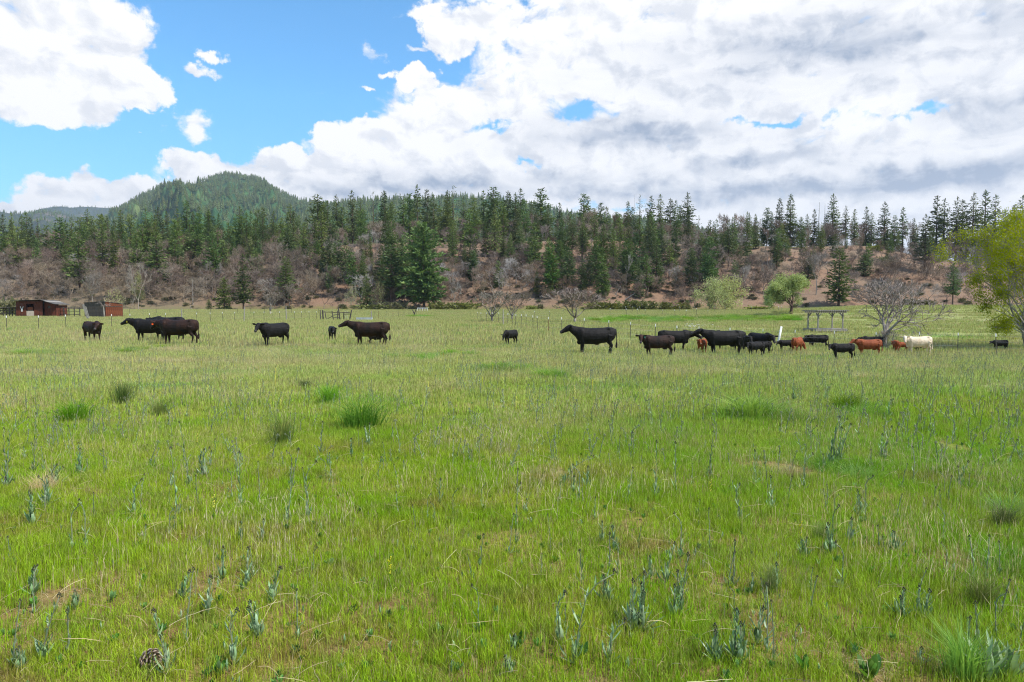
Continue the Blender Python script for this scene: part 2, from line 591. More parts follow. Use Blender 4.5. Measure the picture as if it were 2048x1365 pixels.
def far_fn(a, b, c):
    def fn(k):
        pos = k.n('ShaderNodeNewGeometry').outputs['Position']
        n1 = k.noise(pos, 0.0045, 6, 0.65)
        n2 = k.noise(pos, 0.03, 5, 0.7)
        col = k.mix(k.mr(n2, 0.35, 0.65), c4(a), c4(b))
        col = k.mix(k.mr(n1, 0.56, 0.66, 0, 0.8), col, c4(c))
        return princ(k, col, 0.95, 0.05, n2, 8.0)
    return fn


M = {}
M['ground'] = mat('pasture_soil', ground_fn)
M['hill'] = mat('red_bank_earth', hill_fn)
M['mount'] = mat('forested_mountain', far_fn((0.022, 0.066, 0.026), (0.060, 0.125, 0.040), (0.15, 0.19, 0.07)))
M['far'] = mat('far_hill', far_fn((0.030, 0.050, 0.040), (0.065, 0.075, 0.060), (0.17, 0.135, 0.11)))
M['grass'] = grass_mat('grass_blades', 0.07, 1.1, .38)
M['grassfar'] = grass_mat('grass_far', 0.24, 1.0, 0.38)
M['straw'] = leaf_mat('straw', [(0.38, 0.30, 0.15), (0.55, 0.47, 0.27), (0.30, 0.19, 0.09)], 2, 0.25)
M['lush'] = leaf_mat('lush_grass', [(0.09, 0.20, 0.02), (0.15, 0.30, 0.035), (0.24, 0.37, 0.07)], 2, 0.4)
M['rush'] = leaf_mat('dark_bunchgrass', [(0.07, 0.12, 0.025), (0.12, 0.18, 0.04), (0.30, 0.28, 0.12)], 2, 0.3)
M['sage'] = leaf_mat('grey_green_leaf', [(0.10, 0.19, 0.075), (0.19, 0.30, 0.14), (0.33, 0.43, 0.27)], 3, 0.25, 0.55, 0.4)
M['sagestem'] = simple('weed_stem', (0.15, 0.20, 0.10), (0.20, 0.19, 0.14), 20)
M['bud'] = simple('weed_bud', (0.05, 0.065, 0.03), (0.07, 0.05, 0.035), 40)
M['broad'] = leaf_mat('broad_green_leaf', [(0.06, 0.16, 0.03), (0.11, 0.25, 0.05)], 3, 0.35)
M['yellow'] = leaf_mat('yellow_flower', [(0.62, 0.55, 0.04), (0.55, 0.58, 0.10)], 3, 0.3)
M['fir'] = leaf_mat('fir_needles', [(0.042, 0.072, 0.022), (0.085, 0.126, 0.034), (0.150, 0.192, 0.052)], 0.35, 0.18, 0.6, 0.2, 'island', (0.19, 0.24, 0.060))
M['olive'] = leaf_mat('olive_needles', [(0.050, 0.085, 0.026), (0.095, 0.135, 0.036), (0.15, 0.185, 0.055)], 0.3, 0.2)
M['pine'] = leaf_mat('pine_needles', [(0.036, 0.078, 0.022), (0.080, 0.140, 0.036), (0.145, 0.200, 0.050)], 0.3, 0.2, 0.6, 0.2, 'island', (0.20, 0.24, 0.065))
M['bark'] = simple('conifer_bark', (0.045, 0.028, 0.02), (0.12, 0.07, 0.05), 1.5)
M['snag'] = simple('grey_dead_wood', (0.16, 0.145, 0.13), (0.30, 0.28, 0.26), 1.5)
M['twig'] = leaf_mat('bare_twigs', [(0.110, 0.080, 0.054), (0.18, 0.138, 0.098), (0.27, 0.22, 0.172)], 0.15, 0, 0.9, 0.1, 'island', (0.40, 0.38, 0.36))
M['twignear'] = leaf_mat('orchard_twigs', [(0.11, 0.085, 0.068), (0.19, 0.16, 0.135), (0.31, 0.28, 0.25)], 0.8, 0, 0.85, 0.2)
M['willow'] = leaf_mat('willow_leaves', [(0.30, 0.34, 0.14), (0.42, 0.46, 0.21), (0.54, 0.57, 0.32)], 0.6, 0.4)
M['poplar'] = leaf_mat('young_poplar_leaves', [(0.22, 0.31, 0.014), (0.38, 0.47, 0.020), (0.56, 0.62, 0.035)], 0.5, 0.52)
M['shrub'] = leaf_mat('scrub_leaves', [(0.065, 0.072, 0.035), (0.12, 0.12, 0.06), (0.18, 0.165, 0.09)], 0.3, 0.2, 0.7, 0.2, 'island', (0.22, 0.25, 0.04))
M['wood'] = simple('grey_weathered_wood', (0.17, 0.155, 0.135), (0.31, 0.29, 0.26), 2.0, stretch=(4, 4, 1), bumpd=0.004)
M['darkwood'] = simple('dark_weathered_wood', (0.035, 0.03, 0.026), (0.10, 0.085, 0.07), 2.0, stretch=(4, 4, 1), bumpd=0.004)
M['redwood'] = simple('red_brown_barn_boards', (0.045, 0.016, 0.010), (0.14, 0.036, 0.018), 1.3, stretch=(3, 3, 0.7), bumpd=0.004)
M['orange'] = simple('orange_boards', (0.085, 0.024, 0.012), (0.21, 0.060, 0.022), 1.5, stretch=(3, 3, 0.8))  # orange board colour; on the grey shed it also carries sunlight
M['palewood'] = simple('pale_boards', (0.38, 0.30, 0.24), (0.50, 0.42, 0.35), 2.0)
M['white'] = simple('white_paint', (0.66, 0.66, 0.64), (0.80, 0.80, 0.78), 5.0, 0.6)
M['steel'] = simple('fence_steel', (0.05, 0.055, 0.045), (0.10, 0.085, 0.065), 3.0, 0.6)
M['rust'] = simple('rusty_steel', (0.12, 0.05, 0.03), (0.20, 0.09, 0.05), 6.0, 0.8)
M['wire'] = simple('wire', (0.16, 0.16, 0.15), (0.24, 0.23, 0.22), 3.0, 0.5)
M['roof'] = simple('dark_roofing', (0.05, 0.045, 0.04), (0.13, 0.12, 0.11), 1.2)
M['rock'] = simple('pale_rock', (0.30, 0.29, 0.27), (0.52, 0.50, 0.47), 2.0, 0.9, bumpd=0.02)
M['galv'] = simple('galvanised_trough', (0.30, 0.33, 0.36), (0.45, 0.48, 0.50), 2.0, 0.5)
M['tagr'] = simple('orange_red_tag', (0.80, 0.10, 0.02), (0.85, 0.13, 0.03), 2.0, 0.5)
M['tagy'] = simple('yellow_tag', (0.75, 0.62, 0.04), (0.8, 0.66, 0.06), 2.0, 0.5)
M['tagg'] = simple('green_tag', (0.10, 0.5, 0.35), (0.12, 0.55, 0.4), 2.0, 0.5)
M['eye'] = simple('eye', (0.01, 0.008, 0.006), (0.02, 0.015, 0.01), 2.0, 0.15, 0.6)
M['cone'] = simple('pine_cone_scale', (0.16, 0.09, 0.055), (0.42, 0.34, 0.27), 30.0, 0.7)


def coat(name, a, b, muzzle, hair=0.02):
    def fn(k):
        co = k.n('ShaderNodeTexCoord').outputs['Object']
        n1 = k.mr(k.noise(co, 1.6, 4, 0.6), 0.35, 0.65)
        n2 = k.noise(k.v('MULTIPLY', co, (10, 10, 28)), 2.0, 4, 0.7)
        z = k.n('ShaderNodeSeparateXYZ', {0: co}).outputs[2]
        col = k.mix(n1, c4(a), c4(b))
        mz = k.n('ShaderNodeAttribute', attribute_name='muzzle', attribute_type='GEOMETRY').outputs['Fac']
        col = k.mix(mz, col, c4(muzzle))
        dk = k.n('ShaderNodeAttribute', attribute_name='points', attribute_type='GEOMETRY').outputs['Fac']
        col = k.mix(k.m('MULTIPLY', dk, 0.6), col, (a[0] * .5, a[1] * .5, a[2] * .5, 1))
        return princ(k, col, k.mr(n2, .3, .7, .5, .75), 0.2, k.m('MULTIPLY_ADD', k.noise(co, 3.2, 2, .5), 2.5, n2), 0.022, 0.0, 0.0)
    return mat(name, fn)


M['black'] = coat('black_coat', (0.006, 0.0052, 0.005), (0.011, 0.009, 0.0085), (0.06, 0.056, 0.058))
M['brownblack'] = coat('brown_black_coat', (0.009, 0.006, 0.005), (0.036, 0.014, 0.008), (0.08, 0.07, 0.07))
M['red'] = coat('red_brown_coat', (0.17, 0.038, 0.012), (0.26, 0.066, 0.020), (0.34, 0.18, 0.12))
M['cream'] = coat('cream_coat', (0.55, 0.43, 0.30), (0.70, 0.60, 0.47), (0.62, 0.42, 0.34))


# ---------------------------------------------------------------- terrain
def build_terrain():
    ang = np.radians(np.concatenate([np.arange(-180, -52, 4.0), np.arange(-52, 52.01, 0.25), np.arange(56, 180.1, 4.0)]))
    rad = np.concatenate([np.linspace(0.01, 20, 34), np.geomspace(20.6, 218, 105), np.arange(220, 352, 1.7), np.geomspace(356, 9000, 34)])
    A, Rr = np.meshgrid(ang, rad)
    X = Rr * np.sin(A); Y = Rr * np.cos(A)
    Z = zf(X, Y)
    V = np.stack([X, Y, Z], -1).reshape(-1, 3)
    n, m = A.shape
    i = np.arange(n - 1)[:, None] * m + np.arange(m - 1)[None]
    F = np.stack([i, i + m, i + m + 1, i + 1], -1).reshape(-1, 4)[:, ::-1]
    cy_ = V[F][:, :, 1].mean(1)
    hill = cy_ > 229
    for name, sel, mt, lab, cat in (('ground', ~hill, M['ground'], 'wide flat grassy pasture with lime and tan patches', 'ground'),
                                    ('hillside', hill, M['hill'], 'steep red earth bank and wooded terrace behind the pasture', 'hillside')):
        f = F[sel]
        u, inv = np.unique(f, return_inverse=True)
        me = mesh_np(name, V[u], inv.reshape(f.shape), mt, True)
        props(link(name, me), lab, cat, kind='structure')


build_terrain()


def ridge(name, prof, dist, d0, d1, z0, mt, amp, seed, label, kids, ntree, th):
    """a far hill whose crest runs through the given photograph pixels at its own distance"""
    px = np.array([p[0] for p in prof], float); py = np.array([p[1] for p in prof], float)
    n, m = 70, 260
    xs = np.linspace(px[0], px[-1], m)
    ys = np.interp(xs, px, py)
    dx = (xs - 1024) / FPX
    zr = CAMH + (HORIZON - ys) / FPX * dist
    T = np.linspace(0, 1.5, n)
    D = np.where(T <= 1, d0 + (dist - d0) * T, dist + (d1 - dist) * (T - 1) * 2)

    def hgt(dxx, zrr, t, Yd):
        f = np.where(t <= 1, t ** 1.15, 1 - (t - 1) * 1.4)
        g = fbm(dxx * dist, Yd * 0.6, dist * 0.16, seed, 5)
        return z0 + (zrr - z0) * f + amp * g * np.clip(np.sin(PI * np.clip(t, 0, 1)), 0, 1) ** 0.8
    X = dx[None] * D[:, None]; Y = np.repeat(D[:, None], m, 1)
    Z = hgt(dx[None], zr[None], T[:, None], D[:, None])
    V = np.stack([X, Y, Z], -1).reshape(-1, 3)
    i = np.arange(n - 1)[:, None] * m + np.arange(m - 1)[None]
    F = np.stack([i, i + 1, i + m + 1, i + m], -1).reshape(-1, 4)
    o = props(link(name, mesh_np(name, V, F, mt, True)), label, 'mountain' if name == 'mountain' else 'hill', kind='structure')
    t = RNG.uniform(0.25, 1.04, ntree) ** 0.75
    xx = RNG.uniform(px[0], px[-1], ntree)
    zz = CAMH + (HORIZON - np.interp(xx, px, py)) / FPX * dist
    ddx = (xx - 1024) / FPX
    Dd = np.where(t <= 1, d0 + (dist - d0) * t, dist + (d1 - dist) * (t - 1) * 2)
    hz = hgt(ddx, zz, t, Dd)
    dens = fbm(ddx * dist, Dd, dist * 0.09, seed + 3, 4) + RNG.uniform(-.5, .5, ntree)
    keep = dens > -0.75
    P = np.stack([ddx * Dd, Dd, hz - 1], -1)[keep]
    s = RNG.uniform(th * 0.55, th * 1.1, len(P))
    scatter(name + '_forest', P, RNG.uniform(0, 6.3, len(P)), np.stack([s, s, s], -1), RNG.integers(0, len(kids), len(P)), kids,
            kids_label[name], 'forest')
    return o


def tri_soup(c, u, L, w, k=2, flat=0.45, rng=RNG):
    """k pointed leaf-like triangles from every centre c along u"""
    n = len(c)
    out = []
    for _ in range(k):
        r = rng.normal(size=(n, 3)); r[:, 2] *= flat
        perp = np.cross(u, r); perp[:, 2] *= flat
        perp /= np.linalg.norm(perp, axis=1)[:, None] + 1e-9
        uu = u + rng.normal(size=(n, 3)) * 0.35
        uu /= np.linalg.norm(uu, axis=1)[:, None]
        a = c - perp * (w * 0.5)[:, None]; b = c + perp * (w * 0.5)[:, None]; t = c + uu * L[:, None]
        out.append(np.stack([a, b, t], 1))
    return np.concatenate(out).reshape(-1, 3)


def soup_mesh(name, V, mt):
    return mesh_np(name, V, np.arange(len(V)).reshape(-1, 3), mt)


def conifer(name, H, Rc, zb, seed, mt, p=0.85, gap=0.55, nb=6, step=0.5, size=0.75, droop=-0.15, irr=0.25, k=2, roundtop=0.0):
    rng = np.random.default_rng(seed)
    C, U, S = [], [], []
    z = zb
    while z < H - 0.4:
        t = (z - zb) / (H - zb)
        prof = (1 - t) ** p * (1 - roundtop) + roundtop * math.sqrt(max(0, 1 - t * t))
        low = min(1.0, 0.45 + t * 3.0)
        for b in range(max(3, int(rng.poisson(nb * (0.55 + 0.45 * (1 - t)))))):
            a = rng.uniform(0, 2 * PI)
            L = (Rc * prof * low) * rng.uniform(1 - irr * 1.5, 1 + irr) + 0.25
            if rng.random() < 0.06: L *= 1.25
            n = max(1, int(L / step))
            el = droop + 0.55 * t + rng.normal() * 0.12
            for q in range(n):
                d = (q + rng.uniform(0.3, 1)) / n * L
                cz = z + d * math.tan(el) - 0.04 * d * d * (1 - t) + rng.normal() * 0.12
                C.append((d * math.cos(a) + rng.normal() * .12, d * math.sin(a) + rng.normal() * .12, cz))
                U.append((math.cos(a), math.sin(a), el + rng.normal() * 0.3))
                S.append(size * rng.uniform(0.6, 1.25) * (0.55 + 0.45 * (1 - t)))
        z += gap * rng.uniform(0.6, 1.4) * (0.55 + 0.45 * (1 - t))
    for q in range(6):
        C.append((0, 0, H - 0.25 * q)); U.append((rng.normal() * .2, rng.normal() * .2, 1)); S.append(0.5)
    C = np.array(C); U = np.array(U); S = np.array(S)
    U /= np.linalg.norm(U, axis=1)[:, None]
    crown = soup_mesh(name + '_crown', tri_soup(C, U, S * 1.25, S * 0.75, k, 0.45, rng), mt)
    mb = MB()
    r0 = 0.012 * H + 0.06
    mb.tube([(0, 0, -0.8), (0, 0, 0.4), (rng.normal() * .05, 0, H * .4), (0, 0, H * .97)], [r0 * 1.3, r0, r0 * .7, 0.03], 6)
    for q in range(14):
        zz = rng.uniform(min(zb * 0.4, H * .3), H * .9); a = rng.uniform(0, 6.28); L = Rc * 0.6 * (1 - zz / H) + .3
        mb.tube([(0, 0, zz), (math.cos(a) * L, math.sin(a) * L, zz - 0.05 * L)], [0.05, 0.02], 3, False)
    trunk = mb.mesh(name + '_trunk', M['bark'])
    return dict(H=H, R=Rc, crown=crown, trunk=trunk)


def segs_mesh(name, S, mt, n=3, smooth=False):
    P0 = np.array([s[0] for s in S]); P1 = np.array([s[1] for s in S]); R0 = np.array([s[2] for s in S]); R1 = np.array([s[3] for s in S])
    d = P1 - P0; d /= np.linalg.norm(d, axis=1)[:, None] + 1e-9
    ref = np.where(np.abs(d[:, 2:3]) > 0.9, np.array([[1.0, 0, 0]]), np.array([[0, 0, 1.0]]))
    a = np.cross(d, ref); a /= np.linalg.norm(a, axis=1)[:, None]
    b = np.cross(d, a)
    V = []
    for k in range(n):
        w = a * math.cos(2 * PI * k / n) + b * math.sin(2 * PI * k / n)
        V.append(P0 + w * R0[:, None]); V.append(P1 + w * R1[:, None])
    V = np.stack(V, 1)  # seg, 2n, 3
    base = np.arange(len(S))[:, None] * 2 * n
    F = []
    for k in range(n):
        k2 = (k + 1) % n
        F.append(base + np.array([[2 * k, 2 * k2, 2 * k2 + 1]])); F.append(base + np.array([[2 * k, 2 * k2 + 1, 2 * k + 1]]))
    F = np.stack(F, 1).reshape(-1, 3)
    return mesh_np(name, V.reshape(-1, 3), F, mt, smooth)


def grow(seed, H, r0, rmin, levels, kids=(2, 4), trunk=0.25, ang=(0.35, 0.75), shrink=(0.62, 0.82), up=0.12, lean=(0, 0), wig=0.14, first=None, side=0.5):
    """branch segments of a leafless tree; trunk and limbs are split by level"""
    rng = np.random.default_rng(seed)
    out = []
    tips = []

    def rec(p, d, L, r, lev):
        nseg = 3 if lev < 2 else 2
        for i in range(nseg):
            d = d + rng.normal(size=3) * wig * (1 if lev else 0.4); d[2] += up * (0.5 if lev else 0.3); d /= np.linalg.norm(d)
            q = p + d * L / nseg
            r2 = max(rmin, r * (0.90 if lev else 0.93))
            out.append((p, q, r, r2, lev))
            p, r = q, r2
            if lev >= 1 and lev < levels and rng.random() < side:
                nd = turn(d, rng.uniform(0.5, 1.1)); rec(p, nd, L * rng.uniform(.4, .65), max(rmin, r * .5), min(levels, lev + 2))
        if lev >= levels:
            tips.append((p, d)); return
        n = int(rng.integers(kids[0], kids[1] + 1)) if lev or first is None else first
        for k in range(n):
            nd = turn(d, rng.uniform(*ang) * (1.35 if lev == 0 else 1.0))
            rec(p, nd, L0[lev + 1] * rng.uniform(.75, 1.2), max(rmin, r * (0.62 if n > 2 else 0.72)), lev + 1)

    def turn(d, a):
        r = rng.normal(size=3); r -= d * r.dot(d); r /= np.linalg.norm(r)
        v = d * math.cos(a) + r * math.sin(a)
        return v / np.linalg.norm(v)
    # lengths that add up to about the height
    ls = [1.0]
    for i in range(levels): ls.append(ls[-1] * rng.uniform(*shrink))
    tot = sum(ls[1:]) * 0.86
    k = H * (1 - trunk) / tot
    L0 = [H * trunk] + [x * k for x in ls[1:]]
    rec(np.array([0, 0, -0.15]), np.array([lean[0], lean[1], 1.0]) / math.sqrt(1 + lean[0] ** 2 + lean[1] ** 2), L0[0] + .15, r0, 0)
    return out, tips


def bare_variant(name, seed, mt, tlev=1, n=3, twigs=0, **kw):
    S, tips = grow(seed, **kw)
    if twigs:
        rng = np.random.default_rng(seed + 1000)
        fine = [s for s in S if s[4] >= 2]
        for q in rng.integers(0, len(fine), twigs):
            s = fine[q]; d = (s[1] - s[0]); d = d / (np.linalg.norm(d) + 1e-9) + rng.normal(size=3) * .55; d[2] += .15; d /= np.linalg.norm(d)
            S.append((s[1], s[1] + d * rng.uniform(.35, .95), .024, .010, 9))
    tr = segs_mesh(name + '_trunk', [s for s in S if s[4] <= tlev], mt, 6, True)
    cr = segs_mesh(name + '_branches', [s for s in S if s[4] > tlev], mt, n)
    zmax = max(s[1][2] for s in S)
    rr = np.percentile([math.hypot(s[1][0], s[1][1]) for s in S], 93)
    return dict(H=zmax, R=rr, crown=cr, trunk=tr, tips=tips)


def leaves_at(name, tips, mt, n, spread, size, seed, zsq=1.0):
    rng = np.random.default_rng(seed)
    P = np.array([t[0] for t in tips]); D = np.array([t[1] for t in tips])
    i = rng.integers(0, len(P), n)
    C = P[i] + rng.normal(size=(n, 3)) * spread * np.array([1, 1, zsq]) - D[i] * rng.uniform(0, spread * 2.5, (n, 1))
    U = rng.normal(size=(n, 3)); U[:, 2] -= 0.3; U /= np.linalg.norm(U, axis=1)[:, None]
    s = rng.uniform(0.6, 1.2, n) * size
    return soup_mesh(name, tri_soup(C, U, s, s * 0.75, 2, 0.8, rng), mt)


# low trees for the far slopes
def mini(seed):
    rng = np.random.default_rng(seed); V = []
    for q in range(26):
        z = 0.12 + 0.8 * (q / 26); r = 0.17 * (1 - z) + 0.02
        a = q * 2.4 + rng.uniform(0, .6)
        c = np.array([0, 0, z + 0.1]); o = np.array([math.cos(a), math.sin(a), 0]) * r * rng.uniform(.8, 1.3); w = np.array([-math.sin(a), math.cos(a), 0]) * r * .75
        V += [c, o + w + [0, 0, z - .06], o - w + [0, 0, z - .06]]
    return soup_mesh('far_conifer_%d' % seed, np.array(V, float), M['fir'])


minis = [mini(i) for i in range(4)]
kids_label = {'mountain': 'dense conifer forest clothing the big rounded mountain', 'low_hill': 'conifers on the low green hill with pale clearings at far left',
              'far_hill': 'thin forest on the purplish far hill at left', 'back_ridge': 'conifers along the low ridge behind the middle treeline'}
ridge('mountain', [(180, 470), (220, 436), (245, 425), (272, 404), (300, 390), (330, 377), (362, 373), (388, 378), (412, 377), (436, 363), (455, 356),
                   (478, 354), (497, 359), (522, 371), (560, 388), (600, 402), (640, 411), (690, 417), (740, 424), (820, 440), (900, 470)],
      2700, 900, 4200, 25, M['mount'], 105, 1, 'big rounded forested mountain behind the trees at left', minis, 15000, 21)
ridge('back_ridge', [(560, 450), (640, 418), (700, 408), (780, 402), (850, 401), (930, 399), (985, 402), (1040, 409), (1090, 420), (1150, 432), (1240, 440), (1330, 446), (1420, 470)],
      1900, 800, 2800, 25, M['mount'], 22, 2, 'low forested ridge showing through the middle treeline', minis, 5000, 21)
ridge('low_hill', [(-500, 410), (-120, 412), (0, 424), (28, 429), (60, 430), (95, 424), (130, 428), (170, 440), (230, 448), (290, 470), (340, 500)],
      3300, 1200, 4500, 25, M['far'], 45, 3, 'low green hill with pale clearings beyond the trees at far left', minis, 5000, 20)
ridge('far_hill', [(-600, 445), (0, 440), (60, 432), (85, 421), (108, 417), (130, 415), (150, 418), (172, 416), (200, 417), (228, 419), (262, 428), (330, 445), (420, 470)],
      5200, 2600, 6500, 30, M['far'], 60, 4, 'purplish burnt far hill behind the low green one', minis, 5000, 22)

# ---------------------------------------------------------------- conifers of the bank and terrace
FIR = [conifer('fir%d' % i, 25, rr, zb, 100 + i, M['fir'], p=pp, nb=nb, gap=g, irr=ir) for i, (rr, zb, pp, nb, g, ir) in enumerate(
    [(3.6, 2.0, .85, 8, .5, .22), (3.1, 3.5, .75, 7, .5, .3), (4.2, 1.5, .95, 8, .52, .25), (3.3, 6, .75, 7, .55, .3), (2.9, 1.5, .85, 9, .45, .2)])]
PINE = [conifer('pine%d' % i, 25, rr, zb, 200 + i, M['pine'], p=.62, nb=7, gap=.65, irr=.35, size=1.05, droop=.05, step=.6, roundtop=.35) for i, (rr, zb) in enumerate(
    [(3.2, 7), (3.8, 5), (2.9, 9.5), (3.5, 3)])]
POLE = [conifer('pole%d' % i, 25, rr, zb, 300 + i, M['fir'], p=.7, nb=5.5, gap=.7, irr=.4, size=.95) for i, (rr, zb) in enumerate([(2.4, 12), (2.0, 10), (2.6, 8)])]
SPARSE = [conifer('sparse%d' % i, 25, 2.5, 5, 400 + i, M['fir'], p=.6, nb=3, gap=.9, irr=.5, size=.7, k=1) for i in range(2)]
DENSE = [conifer('dense%d' % i, 9, 2.3, .3, 500 + i, M['fir'], p=.75, nb=9, gap=.3, irr=.15, size=.5, step=.35, roundtop=.2) for i in range(2)]
BIGPINE = conifer('great_pine', 29, 5.6, 3.6, 611, M['pine'], p=.5, nb=9, gap=.62, irr=.5, size=1.2, droop=.02, step=.5, k=3, roundtop=.85)
KIND = dict(fir=FIR, pine=PINE, pole=POLE, sparse=SPARSE, dense=DENSE, big=[BIGPINE])


def put_tree(name, var, loc, h, w=None, label='', group=None, tint=0.0, cat='tree', parts=('trunk', 'crown'), rz=None):
    t = thing(name, label, cat, loc, random.uniform(0, 6.28) if rz is None else rz, group)
    sz = h / var['H']
    sx = sz if w is None else w / 2 / var['R']
    t.scale = (sx, sx, sz)
    for nm, me in ((parts[0], var['trunk']), (parts[1], var['crown'])):
        o = link(nm, me, t); o['tint'] = float(tint)
    if 'leaf' in var:
        o = link('foliage', var['leaf'], t); o['tint'] = float(tint)
    return t


ZONES = [(90, 'behind the red shed'), (250, 'behind the grey shed'), (420, 'above the left black cows'), (600, 'near the dark narrow fir'), (720, 'behind the broken corral'),
         (820, 'left of the great pine'), (950, 'right of the great pine'), (1070, 'above the small orchard trees'), (1240, 'above the big black cow'), (1370, 'around the tall full fir'),
         (1500, 'above the yellow-green shrubs'), (1620, 'behind the pale willow'), (1720, 'behind the pergola'), (1880, 'above the big orchard tree'), (9999, 'behind the leafy poplar')]


def zone(x):
    for a, z in ZONES:
        if x < a: return z


def level(by):
    return 'high on the slope' if by < 515 else ('halfway up the slope' if by < 565 else 'low on the slope')


skyline = [  # x, top y, kind letter, yellow tint 0-9
 (5,429,'f',0),(22,441,'f',0),(43,432,'f',1),(52,426,'f',0),(75,440,'s',1),(92,452,'p',3),(110,449,'f',0),(126,455,'f',5),(142,435,'f',7),(159,436,'p',6),(173,435,'f',0),(188,447,'f',3),
 (199,430,'p',7),(214,437,'f',2),(228,440,'f',3),(241,421,'f',7),(260,429,'p',8),(275,440,'f',2),(291,419,'f',1),(303,432,'f',0),(315,415,'f',0),(333,424,'f',2),(354,418,'f',0),(372,401,'f',0),
 (386,424,'f',0),(398,414,'f',0),(418,426,'f',0),(436,440,'f',1),(457,447,'p',4),(479,414,'f',0),(501,423,'f',1),(515,421,'p',3),(526,416,'f',1),(547,423,'f',0),(562,436,'p',3),(576,426,'f',2),
 (596,440,'p',4),(612,436,'f',1),(635,391,'p',2),(655,402,'f',1),(672,391,'f',1),(684,415,'p',3),(704,382,'f',0),(721,397,'f',2),(746,383,'s',0),(768,382,'f',0),(783,405,'p',4),(806,393,'l',1),
 (818,389,'p',1),(834,371,'l',0),(854,380,'l',0),(866,390,'l',1),(880,412,'p',4),(895,382,'f',1),(906,372,'s',0),(927,394,'f',0),(948,396,'p',2),(967,382,'l',1),(987,376,'p',0),(1004,404,'p',4),
 (1016,383,'l',0),(1031,387,'f',0),(1041,378,'f',0),(1063,403,'l',0),(1082,379,'p',1),(1096,410,'f',2),(1119,407,'l',0),(1140,424,'p',3),(1167,389,'p',0),(1176,393,'f',1),(1189,418,'p',3),(1202,407,'p',1),
 (1213,414,'f',2),(1234,428,'p',3),(1256,403,'f',0),(1280,391,'s',0),(1302,393,'l',0),(1321,390,'f',0),(1341,398,'l',0),(1361,412,'p',2),(1375,386,'f',1),(1398,432,'s',0),(1415,453,'p',2),
 (1428,443,'l',1),(1453,440,'f',2),(1470,428,'l',0),(1482,432,'f',0),(1499,426,'f',0),(1511,429,'l',1),(1535,417,'p',1),(1544,425,'f',1),(1560,398,'s',0),(1582,390,'f',0),(1602,435,'p',3),(1615,429,'f',0),
 (1629,419,'l',0),(1652,428,'f',0),(1667,389,'f',0),(1692,413,'s',0),(1710,419,'s',0),(1733,414,'f',1),(1744,426,'l',1),(1770,405,'f',0),(1790,432,'p',1),(1807,416,'l',0),(1828,437,'s',0),(1875,393,'l',0),
 (1890,399,'l',0),(1915,395,'f',0),(1926,401,'s',0),(1948,386,'f',0),(1972,382,'f',0),(1992,391,'f',0),(2012,420,'l',0),(2030,410,'f',0),(2046,393,'f',0)]
KL = dict(f='fir', p='pine', l='pole', s='sparse')
_used_px = []
for (x, ty, kd, tn) in skyline:
    left = x < 600
    Y = random.uniform(322, 352) if not left else random.uniform(310, 372)
    loc, zt = atY(x, ty, Y)
    h = (zt - loc.z)
    var = random.choice(KIND[KL[kd]])
    if kd in 'sl' and x > 1400 and random.random() < .55: var = random.choice(FIR)
    w = h / 25 * 2 * var['R'] * random.uniform(1.0, 1.35) * (1.05 if left else 1.05)
    word = {'f': 'dark pointed fir', 'p': 'rounded green pine', 'l': 'bare-stemmed pole conifer', 's': 'thin see-through conifer'}[kd]
    if tn >= 6: word = 'yellow-green conifer'
    where = 'dense wood at the left' if left else ('terrace above the red bank' if x < 1400 else 'terrace at the right')
    put_tree('conifer_tree', var, loc, h, w, '%s %s on the skyline %s' % ('tall' if zt - CAMH > .165 * Y else 'lower', word, zone(x)), 'conifers standing along the skyline', min(.85, tn / 9 + random.uniform(0, .08)))
    _used_px.append(x)

